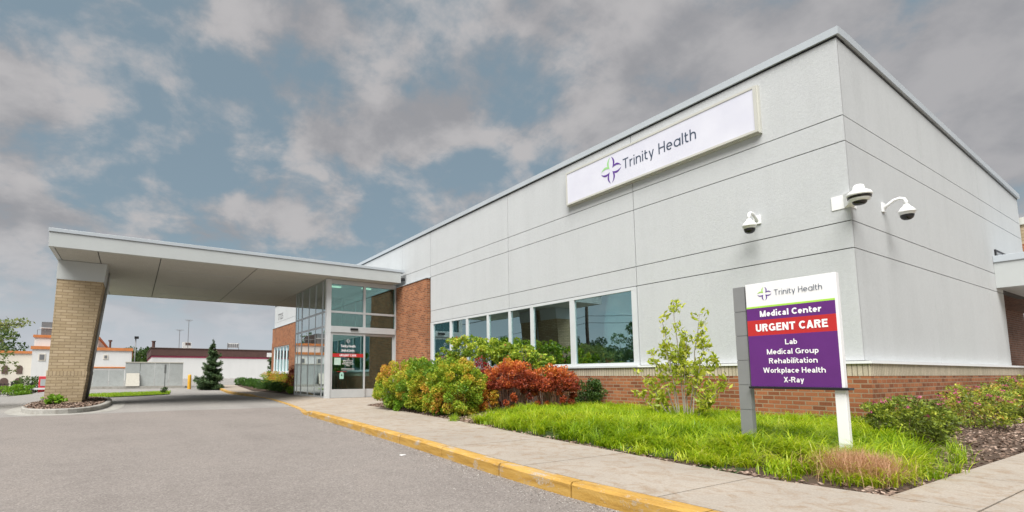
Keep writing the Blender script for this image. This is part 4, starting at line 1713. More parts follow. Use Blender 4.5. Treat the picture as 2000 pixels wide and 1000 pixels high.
shrub('spirea_shrub', (6.05, 11.55, 0.14), (0.60, 0.76, 0.60), 25000, 0.050, 'lf_gold', 'big rounded green and gold shrub nearest the entrance doors', 'shrub', 'autumn shrubs along the walk', 1, 120, 0.20, inner=0.10, tintf=lambda p, ti, g: gold_tint(p, ti, g, 0.45, 0.3))
shrub('spirea_shrub', (6.10, 10.25, 0.14), (0.60, 0.84, 0.62), 26000, 0.050, 'lf_gold', 'big rounded green and orange shrub in the middle of the hedge by the walk', 'shrub', 'autumn shrubs along the walk', 2, 120, 0.20, inner=0.10, tintf=lambda p, ti, g: gold_tint(p, ti, g, 0.37, 1.0))
shrub('spirea_shrub', (6.05, 9.05, 0.14), (0.57, 0.68, 0.59), 24000, 0.050, 'lf_gold', 'rounded green shrub with brown dry patches just left of the orange shrub', 'shrub', 'autumn shrubs along the walk', 3, 120, 0.20, inner=0.10, tintf=lambda p, ti, g: gold_tint(p, ti, g, 0.36, 2.2))
shrub('spirea_shrub', (6.75, 9.15, 0.16), (0.36, 0.42, 0.41), 8000, 0.048, 'lf_orange', 'small orange and gold shrub left of the red barberries', 'shrub', 'autumn shrubs along the walk', 4, 45, 0.28)
shrub('barberry_shrub', (7.35, 9.95, 0.18), (0.42, 0.48, 0.60), 2600, 0.05, 'lf_crimson', 'crimson shrub showing above and behind the orange shrub', 'shrub', 'autumn shrubs along the walk', 5, 30, 0.3)


def barberry(c, rad, label, seed):
    g = np.random.default_rng(seed)
    root = thing('barberry_shrub', c, label, 'shrub', 'autumn shrubs along the walk')
    cen = np.array((c[0], c[1], c[2] + rad[2] * 1.18))
    r3 = (rad[0], rad[1], rad[2] * 0.84)
    p, nr, ti = clumpy(g, 8200, cen, r3, 90, 0.22, -0.12, 0.10)
    rel = (p[:, 2] - c[2]) / (2 * rad[2])
    # orange along the very top, deep red at the sides
    ti = np.clip(ti * 0.6 + (rel - 0.72) * 1.5 + 0.10 + g.normal(0, 0.1, len(ti)), 0, 1)
    p2, nr2, ti2 = clumpy(g, 2600, (c[0], c[1], c[2] + rad[2] * 0.85), (rad[0] * 0.92, rad[1] * 0.92, rad[2] * 0.8), 26, 0.16, -0.9, 0.0)
    ok = p2[:, 2] > c[2] + 0.03
    p = np.concatenate([p, p2[ok]])
    nr = np.concatenate([nr, nr2[ok]])
    ti = np.concatenate([ti, np.clip(ti2[ok] * 0.7, 0, 1)])
    mesh_np('foliage', leaves(g, p, nr, 0.05, 0.55, 0.8), 4, M['lf_red'], root, ti)
    b = MB()
    for i in range(115):
        a = g.uniform(0, 2 * np.pi)
        r = math.sqrt(g.uniform(0.05, 1))
        p0 = Vector((c[0] + rad[0] * 0.50 * r * math.cos(a), c[1] + rad[1] * 0.50 * r * math.sin(a), c[2] - 0.03))
        p1 = Vector((c[0] + rad[0] * 0.88 * r * math.cos(a), c[1] + rad[1] * 0.88 * r * math.sin(a), c[2] + rad[2] * g.uniform(1.0, 1.65)))
        mid = p0.lerp(p1, 0.5) + Vector((g.normal(0, 0.03), g.normal(0, 0.03), 0.03))
        b.tube([p0, mid, p1], [0.0075, 0.006, 0.003], 4, 0, False)
    b.build('stems', M['stem_red'], root, merge=False)
    return root


barberry((7.35, 8.75, 0.18), (0.50, 0.58, 0.56), 'red barberry with an orange crown over bare pale stems, left of its pair', 6)
barberry((8.05, 8.10, 0.18), (0.46, 0.52, 0.51), 'deep red barberry with bare stems, right of its pair', 7)
shrub('yew_shrub', (9.10, 8.05, 0.18), (0.32, 0.40, 0.36), 4200, 0.05, 'lf_dark', 'low dark green shrub against the brick base', 'shrub', None, 8, 30, 0.3)
shrub('groundcover_plant', (5.78, 9.25, 0.13), (0.16, 0.24, 0.10), 420, 0.075, 'lf_bright', 'bright green seedling clump at the foot of the brown patched shrub', 'plant', 'bright seedlings under the shrubs', 9, 14, 0.4, stems=4)
shrub('groundcover_plant', (5.66, 11.02, 0.13), (0.14, 0.16, 0.14), 380, 0.07, 'lf_bright', 'bright green seedling clump under the shrub nearest the doors', 'plant', 'bright seedlings under the shrubs', 10, 12, 0.4, stems=4)

# tall leggy rose against the strip window
g = np.random.default_rng(21)
rs = thing('rose_bush', (8.75, 11.0, 0.18), 'tall leggy rose bush with yellow green leaves in front of the strip window', 'shrub')
PP, NN, TT = [], [], []
for (y, zt, r) in ((9.35, 1.62, 0.34), (9.8, 1.76, 0.45), (10.3, 1.86, 0.55), (11.0, 2.0, 0.55), (11.7, 2.05, 0.55), (12.3, 2.22, 0.5), (12.9, 2.1, 0.5), (13.5, 1.85, 0.42)):
    p, nr, ti = clumpy(g, 900, (8.75, y, zt - 0.34), (0.44, r * 0.9, 0.36), 17, 0.30, -0.8, 0.08)
    PP.append(p)
    NN.append(nr)
    TT.append(ti)
PP, NN, TT = np.concatenate(PP), np.concatenate(NN), np.concatenate(TT)
TT = np.clip(TT * 0.8 + (PP[:, 2] - 1.35) * 0.28, 0, 1)
TT[g.uniform(0, 1, len(TT)) < 0.02] = 1.6      # the odd rose hip
ok = PP[:, 0] < 9.38
mesh_np('foliage', leaves(g, PP[ok], NN[ok], 0.088, 0.6, 0.9), 4, M['lf_rose'], rs, TT[ok])
b = MB()
for i in range(95):
    y = g.uniform(9.3, 13.5)
    p0 = Vector((8.75 + g.normal(0, 0.10), y + g.normal(0, 0.1), 0.12))
    p3 = Vector((8.75 + g.normal(0, 0.24), y + g.normal(0, 0.22), g.uniform(1.2, 1.8)))
    p1 = p0.lerp(p3, 0.35) + Vector((g.normal(0, 0.05), g.normal(0, 0.06), 0))
    p2 = p0.lerp(p3, 0.7) + Vector((g.normal(0, 0.07), g.normal(0, 0.09), 0))
    b.tube([p0, p1, p2, p3], [0.012, 0.010, 0.007, 0.004], 5, 0, False)
b.build('stems', M['bark'], rs, merge=False)

# young multi stemmed tree in the grass
g = np.random.default_rng(34)
TC = Vector((8.05, 5.08, 0.18))
yt = thing('young_tree', TC, 'young multi stemmed tree with sparse yellow green leaves in front of the brick base', 'tree')
b = MB()
LP, LN, LT = [], [], []
tops = [(-0.02, 0.10, 2.32), (-0.06, 0.28, 2.05), (0.05, -0.30, 2.02), (0.0, -0.12, 1.75), (-0.1, 0.48, 1.42), (0.06, -0.55, 1.28), (-0.12, 0.72, 1.02), (0.10, -0.72, 0.98), (-0.2, 0.18, 1.55), (0.15, 0.05, 1.5), (-0.15, 0.85, 0.72), (0.05, -0.42, 1.62), (0.0, 0.55, 0.85), (-0.1, -0.62, 0.72)]
for (ox, oy, h) in tops:
    p0 = TC + Vector((ox * 0.4 + g.normal(0, 0.03), oy * 0.24 + g.normal(0, 0.025), -0.04))
    p3 = TC + Vector((ox, oy, h - 0.18))
    pts = [p0]
    for k in range(1, 7):
        t_ = k / 6
        q = p0.lerp(p3, t_)
        bow = math.sin(t_ * math.pi) * 0.05
        pts.append(q + Vector((g.normal(0, 0.014), g.normal(0, 0.016) - oy * bow, 0)))
    b.tube(pts, [0.0135, 0.0125, 0.011, 0.0095, 0.008, 0.006, 0.003], 6, 0, False)
    # side twigs with leaf rosettes
    for k in range(int(8 + h * 6)):
        t_ = g.uniform(0.36, 1.0)
        i0 = min(5, int(t_ * 6))
        q = pts[i0].lerp(pts[i0 + 1], t_ * 6 - i0)
        a = g.uniform(0, 2 * np.pi)
        ln = g.uniform(0.05, 0.20) * (1.15 - t_ * 0.6)
        e = q + Vector((math.cos(a) * ln, math.sin(a) * ln, ln * g.uniform(0.4, 1.1)))
        b.tube([q, q.lerp(e, 0.6) + Vector((0, 0, -0.01)), e], [0.004, 0.003, 0.0015], 4, 0, False)
        nl = int(g.integers(6, 12))
        for _ in range(nl):
            f_ = g.uniform(0.35, 1.1)
            LP.append(q.lerp(e, f_) + Vector(g.normal(0, 0.034, 3)))
            dd = (e - q).normalized() + Vector((0, 0, 0.3))
            LN.append(dd)
            LT.append(np.clip(g.normal(0.5, 0.2) + (t_ - 0.6) * 0.2, 0, 1))
b.build('trunk', M['stem_grey'], yt, merge=False)
mesh_np('crown', leaves(g, np.array([tuple(x) for x in LP]), np.array([tuple(x) for x in LN]), 0.096, 0.40, 0.70), 4, M['lf_tree'], yt, np.array(LT))


# spireas with pink flower heads on the right
def pink(root, g, cen, rad):
    for _ in range(24):
        k = g.normal(0, 1, 3)
        k /= np.linalg.norm(k)
        k[2] = abs(k[2]) * 0.8 + 0.2
        c = np.array(cen) + k * np.array(rad) * g.uniform(0.92, 1.05)
        q = c + g.normal(0, 0.016, (16, 3)) * np.array([1, 1, 0.6])
        mesh_np('flower_head', leaves(g, q, np.tile(np.array([[0, 0, 1.0]]), (16, 1)), 0.020, 0.8, 0.8), 4, M['lf_pink'], root, g.uniform(0, 1, 16))


SP = 'spireas along the right hand wall'
shrub('spirea_shrub', (8.05, 2.22, 0.19), (0.38, 0.40, 0.27), 9500, 0.036, 'lf_spirea', 'dark leaved spirea with pink flower heads beside the grass edge', 'shrub', SP, 31, 110, 0.20, 0.45, 12, 'stem_red', 0.2, -0.95, 0.6, extra=pink, tintf=lambda p, ti, g: ti * 0.62)
shrub('spirea_shrub', (9.35, 2.45, 0.19), (0.34, 0.30, 0.16), 10500, 0.036, 'lf_spirea', 'low yellow green spirea between the dark one and the big one', 'shrub', SP, 32, 110, 0.20, 0.45, 12, 'stem_red', 0.2, -0.95, 0.6)
shrub('spirea_shrub', (11.2, 2.30, 0.19), (0.60, 0.42, 0.32), 5600, 0.040, 'lf_spirea', 'wide yellow green spirea in front of the brick base right of the corner', 'shrub', SP, 33, 110, 0.20, 0.45, 12, 'stem_red', 0.2, -0.95, 0.6, extra=pink)
shrub('spirea_shrub', (14.6, 2.35, 0.19), (0.80, 0.46, 0.38), 8500, 0.045, 'lf_spirea', 'furthest spirea at the right edge, its flowers pale pink', 'shrub', SP, 34, 110, 0.20, 0.45, 12, 'stem_red', 0.2, -0.95, 0.6, extra=pink)

# tall ornamental grass filling the bed
POLY = [(5.42, 7.55), (6.4, 7.75), (7.2, 8.05), (8.5, 8.05), (9.46, 7.9), (9.46, 2.95), (10.4, 2.95), (10.3, 2.6), (8.9, 2.62), (8.1, 2.45), (7.4, 1.98), (6.55, 1.62), (5.6, 1.55), (4.95, 1.60), (4.74, 1.85), (4.78, 2.7), (4.92, 3.9), (5.2, 6.0)]


def in_poly(x, y, poly):
    c = np.zeros(len(x), bool)
    j = len(poly) - 1
    for i in range(len(poly)):
        xi, yi = poly[i]
        xj, yj = poly[j]
        k = ((yi > y) != (yj > y)) & (x < (xj - xi) * (y - yi) / (yj - yi + 1e-12) + xi)
        c ^= k
        j = i
    return c


def blades(g, base, length, width, lean, mat, name, tint, wind=(0, 0), nseg=4, head=None):
    n = len(base)
    a = g.uniform(0, 2 * np.pi, n) if head is None else head
    d = np.stack([np.cos(a), np.sin(a), np.zeros(n)], 1)
    d[:, 0] += wind[0]
    d[:, 1] += wind[1]
    d /= np.linalg.norm(d, axis=1, keepdims=True)
    s = np.stack([-d[:, 1], d[:, 0], np.zeros(n)], 1)
    L = length[:, None]
    ln = lean[:, None]
    V = np.empty((n, nseg, 4, 3))
    prevc = base
    prevw = width[:, None]
    for k in range(nseg):
        t1 = (k + 1) / nseg
        # arching blade: rises, then bends over
        hgt = L * (t1 - 0.5 * ln * t1 ** 2.4)
        out = L * ln * t1 ** 1.8 * 0.75
        c = base + d * out
        c[:, 2:3] += hgt
        w = width[:, None] * (1 - t1 ** 2.2 * 0.97)
        V[:, k, 0] = prevc - s * prevw
        V[:, k, 1] = prevc + s * prevw
        V[:, k, 2] = c + s * w
        V[:, k, 3] = c - s * w
        prevc, prevw = c, w
    # one island per blade: share the vertices
    me = bpy.data.meshes.new(name)
    nv = (nseg + 1) * 2
    vv = np.empty((n, nv, 3), np.float32)
    vv[:, 0] = V[:, 0, 0]
    vv[:, 1] = V[:, 0, 1]
    for k in range(nseg):
        vv[:, 2 + 2 * k] = V[:, k, 3]
        vv[:, 3 + 2 * k] = V[:, k, 2]
    me.vertices.add(n * nv)
    me.vertices.foreach_set('co', vv.ravel())
    q = np.array([[2 * k, 2 * k + 1, 2 * k + 3, 2 * k + 2] for k in range(nseg)], np.int32).ravel()
    idx = (np.arange(n, dtype=np.int32)[:, None] * nv + q[None]).ravel()
    me.loops.add(len(idx))
    me.loops.foreach_set('vertex_index', idx)
    me.polygons.add(n * nseg)
    me.polygons.foreach_set('loop_start', np.arange(0, len(idx), 4, dtype=np.int32))
    me.polygons.foreach_set('loop_total', np.full(n * nseg, 4, np.int32))
    at = me.attributes.new('tint', 'FLOAT', 'POINT')
    at.data.foreach_set('value', np.repeat(tint.astype(np.float32), nv))
    me.materials.append(M[mat])
    me.update()
    me.validate()
    o = bpy.data.objects.new(name, me)
    COL.objects.link(o)
    return o


g = np.random.default_rng(77)
# tussock centres, then blades round each
nc = 1300
cx_, cy_ = g.uniform(4.6, 10.5, nc * 4), g.uniform(1.4, 8.2, nc * 4)
ok = in_poly(cx_, cy_, POLY)
cx_, cy_ = cx_[ok][:nc], cy_[ok][:nc]
ctint = g.uniform(0, 1, len(cx_)) * 0.75 + 0.12 + 0.25 * np.sin(cx_ * 2.1 + cy_ * 1.3)
chead = g.uniform(0, 2 * np.pi, len(cx_))
clen = g.uniform(0.75, 1.2, len(cx_))
nb = 66000
ii = g.integers(0, len(cx_), nb)
bxg = cx_[ii] + g.normal(0, 0.048, nb)
byg = cy_[ii] + g.normal(0, 0.048, nb)
keep = in_poly(bxg, byg, [(x, y) for x, y in POLY]) | (g.uniform(0, 1, nb) < 0.15)
keep &= ~((bxg > 9.47) & (byg > 3.0))
dry = np.exp(-(((bxg - 5.36) / 0.28) ** 2 + ((byg - 1.82) / 0.20) ** 2))
keep &= g.uniform(0, 1, nb) > dry * 1.3
bxg, byg, ii, dry = bxg[keep], byg[keep], ii[keep], dry[keep]
bzg = np.array([bed_z(x, y) for x, y in zip(bxg, byg)])
tt = np.clip(ctint[ii] + g.normal(0, 0.12, len(ii)) + dry * 0.9, 0, 1)
ln_ = g.uniform(0.17, 0.37, len(ii)) * clen[ii]
edge = np.clip((bxg - 4.75) / 0.5, 0.55, 1)
tag(blades(g, np.stack([bxg, byg, bzg], 1), ln_ * edge, g.uniform(0.0028, 0.0064, len(ii)), g.uniform(0.6, 1.6, len(ii)), 'grass', 'tall_grass', tt, (-0.30, -0.12), 4, chead[ii] + g.normal(0, 0.75, len(ii))), 'long bright yellow green ornamental grass filling the bed', None, None, 'stuff')
nb = 7500
bxg = 5.36 + g.normal(0, 0.17, nb)
byg = 1.82 + g.normal(0, 0.125, nb)
ok = (byg > 1.56) & (bxg > 4.75)
bxg, byg = bxg[ok], byg[ok]
bzg = np.array([bed_z(x, y) for x, y in zip(bxg, byg)])
tag(blades(g, np.stack([bxg, byg, bzg], 1), g.uniform(0.12, 0.29, len(bxg)), g.uniform(0.0012, 0.0024, len(bxg)), g.uniform(0.3, 1.2, len(bxg)), 'drygrass', 'dry_grass', g.uniform(0, 1, len(bxg)), (0, 0), 3), 'dry tan grass at the foot of the white sign post', None, None, 'stuff')
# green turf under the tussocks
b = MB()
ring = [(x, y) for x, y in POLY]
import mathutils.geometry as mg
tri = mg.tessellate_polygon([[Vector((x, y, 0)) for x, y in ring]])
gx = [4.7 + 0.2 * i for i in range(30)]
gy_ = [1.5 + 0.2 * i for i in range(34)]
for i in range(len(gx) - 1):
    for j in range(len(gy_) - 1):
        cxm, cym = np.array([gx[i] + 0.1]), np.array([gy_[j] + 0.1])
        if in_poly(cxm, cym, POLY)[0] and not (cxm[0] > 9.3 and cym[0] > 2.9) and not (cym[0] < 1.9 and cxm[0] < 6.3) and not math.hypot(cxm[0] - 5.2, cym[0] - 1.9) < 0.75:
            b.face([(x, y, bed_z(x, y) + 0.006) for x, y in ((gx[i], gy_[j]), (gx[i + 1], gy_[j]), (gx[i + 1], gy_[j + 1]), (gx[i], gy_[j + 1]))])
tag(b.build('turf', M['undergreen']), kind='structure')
# stray tufts at the edge of the mulch
tc_ = [(8.35, 2.0), (7.75, 1.78), (8.9, 2.15), (5.9, 1.53), (7.1, 1.62), (6.4, 1.52), (5.3, 8.0), (5.55, 8.35)]
bb_ = []
for x, y in tc_:
    k = 90
    bb_.append(np.stack([x + g.normal(0, 0.05, k), y + g.normal(0, 0.04, k), np.full(k, bed_z(x, y))], 1))
bb_ = np.concatenate(bb_)
tag(blades(g, bb_, g.uniform(0.10, 0.24, len(bb_)), g.uniform(0.002, 0.004, len(bb_)), g.uniform(0.4, 1.2, len(bb_)), 'grass', 'grass_tufts', g.uniform(0, 0.7, len(bb_))), 'stray green tufts along the mulch edge', None, None, 'stuff')

# clipped hedges, golden shrubs and dark shrub beyond the vestibule
HG = 'clipped box balls beside the far walk'
hed = [((6.75, 23.75 + 3.0, 0.14), (0.50, 0.62, 0.27), 'clipped box mound nearest the vestibule'),
       ((6.85, 28.9, 0.14), (0.50, 0.62, 0.29), 'clipped box mound second from the vestibule'),
       ((6.85, 31.3, 0.17), (0.55, 0.8, 0.30), 'clipped box mound in the middle of the row'),
       ((7.0, 34.6, 0.22), (0.50, 0.6, 0.30), 'clipped box mound third from the far end'),
       ((7.0, 36.6, 0.26), (0.45, 0.55, 0.30), 'clipped box mound second from the far end'),
       ((6.85, 38.6, 0.30), (0.42, 0.5, 0.29), 'clipped box mound at the far end of the walk')]
for k, (c, r, lab) in enumerate(hed):
    shrub('box_hedge', c, r, 3800, 0.05, 'lf_hedge', lab, 'hedge', HG, 50 + k, 160, 0.16, 0.55, 6, 'bark', 0.35, -0.95)
shrub('spirea_shrub', (8.1, 29.6, 0.16), (0.75, 1.3, 0.48), 3800, 0.07, 'lf_gold', 'golden green shrub behind the nearer clipped mounds', 'shrub', 'golden shrubs behind the box mounds', 61, 60, 0.24)
shrub('spirea_shrub', (8.2, 34.2, 0.22), (0.75, 1.6, 0.52), 3800, 0.07, 'lf_gold', 'golden green shrub behind the far clipped mounds', 'shrub', 'golden shrubs behind the box mounds', 62, 60, 0.24)
shrub('barberry_shrub', (7.25, 25.6, 0.14), (0.5, 0.8, 0.66), 3400, 0.06, 'lf_crimson', 'dark maroon shrub pressed against the vestibule glass', 'shrub', None, 63, 40, 0.26, tintf=lambda p, ti, g: ti * 0.35)
shrub('groundcover_plant', (6.75, 24.35, 0.13), (0.28, 0.5, 0.17), 900, 0.06, 'lf_bright', 'low green plant at the far foot of the vestibule', 'plant', None, 64, 24, 0.3, stems=4)
shrub('groundcover_plant', (-1.95, 18.9, 0.14), (0.24, 0.2, 0.14), 420, 0.10, 'lf_bright', 'small green plant at the foot of the tan brick pier', 'plant', None, 65, 14, 0.36, 0.6, stems=5)


def conifer(c, h, r, label, seed, whorls=17, dens=1.0):
    g = np.random.default_rng(seed)
    root = thing('spruce_tree', c, label, 'tree')
    b = MB()
    C = Vector(c)
    b.tube([C + Vector((0, 0, -0.05)), C + Vector((0, 0, h * 0.5)), C + Vector((0, 0, h))], [h * 0.022, h * 0.013, 0.004], 7, 0, False)
    P, N, T = [], [], []
    for w in range(whorls):
        t_ = w / (whorls - 1)
        nb_ = int(5 + 4 * (1 - t_))
        for k in range(nb_):
            z = h * (0.05 + 0.86 * t_) + g.normal(0, h * 0.018)
            rl = r * (1 - t_) ** 0.9 + 0.07
            a = g.uniform(0, 6.283)
            L = rl * (g.uniform(0.55, 1.0) if g.uniform() < 0.8 else g.uniform(1.0, 1.35))
            d = np.array((math.cos(a), math.sin(a), 0))
            sd = np.array((-d[1], d[0], 0))
            tiv = g.uniform(0, 1)
            n_ = max(14, int(L * 150 * dens))
            f_ = g.uniform(0.0, 1.0, n_) ** 0.8
            off = g.normal(0, 1, n_) * (1 - f_ * 0.6) * L * 0.22
            droop = -0.20 + 0.30 * t_
            zz = z + L * (droop * f_ + 0.30 * f_ ** 2.5) + g.normal(-0.03, 0.05, n_) - np.abs(off) * 0.25
            pts = np.array(C)[None] * np.array([1, 1, 0]) + d[None] * (L * f_)[:, None] + sd[None] * off[:, None]
            pts[:, 2] = C.z + zz
            P.append(pts)
            N.append(d[None] * 0.8 + sd[None] * np.sign(off)[:, None] * 0.6 + np.array([0, 0, -0.15])[None])
            T.append(np.clip(tiv * 0.45 + f_ * 0.55, 0, 1))
            if k % 2 == 0:
                q0 = C + Vector((0, 0, z))
                b.tube([q0, q0 + Vector(tuple(d * L * 0.8)) + Vector((0, 0, L * (droop * 0.8 + 0.15)))], [0.012, 0.004], 4, 0, False)
    b.build('trunk', M['bark'], root, merge=False)
    P, N, T = np.concatenate(P), np.concatenate(N), np.concatenate(T)
    mesh_np('crown', leaves(g, P, N, 0.15 * h / 3.6, 0.24, 0.45), 4, M['lf_spruce'], root, T)
    return root


conifer((4.42, 34.8, 0.1), 3.35, 0.95, 'dark green spruce standing at the far end of the drive', 71, 17, 2.2)
conifer((10.9, 45.0, 0.35), 4.2, 1.05, 'spruce half hidden by the far corner of the medical building', 72, 16, 1.8)


def broadleaf(c, h, r, label, seed, mat='lf_far', n=6000, size=0.28, group=None, low=0.3, name='broadleaf_tree', nlimb=7, cr=0.3):
    g = np.random.default_rng(seed)
    root = thing(name, c, label, 'tree', group)
    C = Vector(c)
    b = MB()
    b.tube([C + Vector((0, 0, -0.1)), C + Vector((g.normal(0, .1), g.normal(0, .1), h * 0.35)), C + Vector((g.normal(0, .2), g.normal(0, .2), h * 0.8))], [h * 0.032, h * 0.022, h * 0.006], 8, 0, False)
    for k in range(nlimb):
        a = g.uniform(0, 6.28)
        z0 = h * g.uniform(0.25, 0.55)
        e = C + Vector((math.cos(a) * r * 0.75, math.sin(a) * r * 0.75, z0 + h * g.uniform(0.12, 0.35)))
        s_ = C + Vector((0, 0, z0))
        b.tube([s_, s_.lerp(e, 0.5) + Vector((0, 0, -0.05 * r)), e], [h * 0.012, h * 0.008, h * 0.003], 5, 0, False)
    b.build('trunk', M['bark'], root, merge=False)
    cz = h * (low + (1 - low) / 2)
    p, nr, ti = clumpy(g, n, (c[0], c[1], c[2] + cz), (r, r, h * (1 - low) / 2), 46, cr, -1, 0.15)
    mesh_np('crown', leaves(g, p, nr, size, 0.55, 0.8), 4, M[mat], root, ti)
    return root


# pale street tree leaning into the left edge of the view
lt = broadleaf((-5.05, 21.0, 0.0), 2.75, 1.62, 'pale green street tree leaning in at the left edge', 81, 'lf_left', 4200, 0.10, None, 0.28, 'street_tree', 9, 0.26)
g = np.random.default_rng(82)
b = MB()
p0, p1 = Vector((-4.9, 20.6, 2.1)), Vector((-3.0, 20.0, 2.68))
b.tube([p0, p0.lerp(p1, 0.5) + Vector((0, 0, 0.12)), p1], [0.03, 0.02, 0.006], 5, 0, False)
b.build('branch', M['bark'], lt, merge=False)
n = 420
f_ = g.uniform(0.25, 1.02, n)
pts = np.array([tuple(p0.lerp(p1, a)) for a in f_]) + g.normal(0, 0.10, (n, 3)) * np.array([1, 1, 0.9])
pts[:, 2] += 0.12 * np.sin(f_ * 3.14)
mesh_np('branch_leaves', leaves(g, pts, np.tile(np.array([[0.5, 0, -0.3]]), (n, 1)), 0.10, 0.5, 0.9), 4, M['lf_left'], lt, np.clip(g.normal(0.75, 0.2, n), 0, 1))

# low bushes at the left edge behind the fence
shrub('broadleaf_shrub', (-5.9, 37.5, ground_z(-5.9, 37.5)), (1.0, 0.8, 0.34), 1500, 0.12, 'lf_bright', 'low bright green bush by the black fence at the left edge', 'shrub', None, 83, 26, 0.3)
shrub('broadleaf_shrub', (-6.35, 46.0, ground_z(-6.35, 46)), (1.0, 1.0, 0.62), 1700, 0.14, 'lf_dark', 'rounded green bush left of the red kiosk', 'shrub', None, 84, 26, 0.3, tintf=lambda p, ti, g: np.clip(ti + 0.4, 0, 1))

# lawn strip past the island
LAWN = [(-3.4, 27.2), (-1.6, 27.0), (0.2, 28.4), (1.75, 30.1), (2.0, 33.2), (-1.5, 31.6), (-3.4, 31.0)]
b = MB()
b.face([(x, y, ground_z(x, y) + 0.035) for x, y in LAWN])
tag(b.build('lawn', M['lawn']), kind='structure')
n = 9000
x, y = g.uniform(-6, 2, n * 2), g.uniform(27, 33.5, n * 2)
ok = in_poly(x, y, LAWN)
x, y = x[ok], y[ok]
z = np.array([ground_z(a, c) + 0.03 for a, c in zip(x, y)])
tag(blades(g, np.stack([x, y, z], 1), g.uniform(0.05, 0.13, len(x)), g.uniform(0.006, 0.012, len(x)), g.uniform(0.3, 1.0, len(x)), 'grass', 'lawn_grass', g.uniform(0, 0.5, len(x)), (0, 0), 2), 'short lawn grass beyond the island', None, None, 'stuff')
lit = thing('paper_scrap', (2.96, 5.6, 0.006), 'small white paper scrap lying on the drive near the yellow curb', 'litter')
b = MB()
b.prism([(2.92, 5.58, 0.007), (2.99, 5.59, 0.007), (3.0, 5.64, 0.007), (2.92, 5.63, 0.007)], [(2.92, 5.58, 0.010), (2.99, 5.59, 0.018), (3.0, 5.64, 0.012), (2.92, 5.63, 0.016)])
b.build('sheet', M['white_paint'], lit, merge=False)
#PART4
# ------------------------------------------------------------------ background beyond the drive
# low white store with a brown parapet
YM = 62.0
mk = thing('store_building', (9, YM, 0.7), 'low white store with a dark brown parapet and pink stripe beyond the lot', 'building')
b = MB()
b.box(1.72, 24, YM, YM + 18, 0.3, 3.02)
b.build('wall', M['far_white'], mk)
b = MB()
b.box(1.70, 24.02, YM - 0.03, YM + 18, 3.02, 3.22)
b.build('stripe', M['pink'], mk)
b = MB()
b.box(1.62, 24.1, YM - 0.12, YM + 18, 3.22, 4.02)
b.build('parapet', M['maroon'], mk)
b = MB()
b.box(1.55, 24.15, YM - 0.18, YM + 18, 4.02, 4.10)
b.build('coping', M['far_dark'], mk)
for x0, x1, z1 in ((4.95, 5.85, 4.98), (9.85, 11.2, 5.02)):
    b = MB()
    if x0 < 6:
        b.box(x0, x1, YM + 3, YM + 4, 4.10, z1)
        b.box(x0 + 0.25, x1 - 0.1, YM + 2.97, YM + 3, z1 - 0.35, z1 - 0.08, 1)
        b.build('rooftop_unit', [M['far_white'], M['far_dark']], mk, merge=False)
    else:
        b.box(x0, x0 + 0.06, YM + 3, YM + 3.06, 4.1, z1)
        b.box(x1 - 0.06, x1, YM + 3, YM + 3.06, 4.1, z1)
        b.box(x0, x1, YM + 3.06, YM + 3.12, 4.45, z1, 1)
        for i in range(5):
            xx_ = x0 + 0.12 + i * 0.24
            b.box(xx_, xx_ + 0.14, YM + 3.02, YM + 3.05, 4.52, z1 - 0.1, 0)
        b.build('rooftop_rack', [M['steel'], M['far_white']], mk, merge=False)
b = MB()
b.tube([(1.85, YM + 0.6, 3.9), (1.85, YM + 0.6, 4.75)], 0.16, 10)
b.tube([(1.85, YM + 0.6, 4.75), (1.85, YM + 0.6, 4.85)], 0.22, 10)
b.build('flue', M['maroon'], mk, merge=False)
b = MB()
b.box(13.9, 14.5, YM - 0.55, YM - 0.13, 3.25, 3.75)
b.build('wall_lamp', M['far_white'], mk)
for x, h in ((4.47, 6.3), (5.38, 7.5)):
    an = thing('aerial_mast', (x, YM + 2, 4.10), 'tall thin aerial mast rising beside the white rooftop unit' if h > 7 else 'shorter thin aerial mast left of the rooftop unit', 'mast', 'aerial masts on the store roof')
    b = MB()
    b.tube([(x, YM + 2, 4.10), (x, YM + 2, h)], 0.035, 6)
    b.build('pole', M['steel'], an, merge=False)
    b = MB()
    b.tube([(x - 0.42, YM + 2, h), (x + 0.42, YM + 2, h)], 0.028, 5)
    b.tube([(x - 0.25, YM + 2, h - 0.1), (x + 0.25, YM + 2, h - 0.1)], 0.02, 5)
    b.build('crossbar', M['steel'], an, merge=False)

# precast enclosure
en = thing('precast_enclosure', (1.2, 38, 0.15), 'pale grey precast panel enclosure at the edge of the lot', 'wall')
b = MB()
xc = [-0.42, 0.43, 1.28, 2.13, 2.98]
for x0, x1 in zip(xc[:-1], xc[1:]):
    b.box(x0 + 0.012, x1 - 0.012, 38.0, 38.12, 0.0, 1.86)
b.box(2.868, 2.98, 38.12, 41, 0.0, 1.86)
b.build('tall_panels', M['panel_grey'], en, merge=False)
b = MB()
b.box(-0.42, 2.99, 37.97, 38.14, 1.862, 1.92)
b.build('cap', M['panel_cream'], en)
b = MB()
xc = [-3.0, -2.15, -1.3, -0.44]
for x0, x1 in zip(xc[:-1], xc[1:]):
    b.box(x0 + 0.012, x1 - 0.012, 38.0, 38.12, -0.1, 1.38)
b.build('low_panels', M['panel_grey'], en, merge=False)
b = MB()
b.box(-3.1, 3.1, 37.6, 37.99, -0.1, 0.34)
b.build('footing', M['kerb_grey'], en)
b = MB()
b.prism([(-0.35, 37.55, 0.34), (0.42, 37.55, 0.34), (0.42, 37.95, 0.34), (-0.35, 37.95, 0.34)],
        [(-0.33, 37.93, 1.18), (0.40, 37.93, 1.18), (0.40, 37.95, 1.18), (-0.33, 37.95, 1.18)])
b.build('leaning_slab', M['panel_cream'], en)

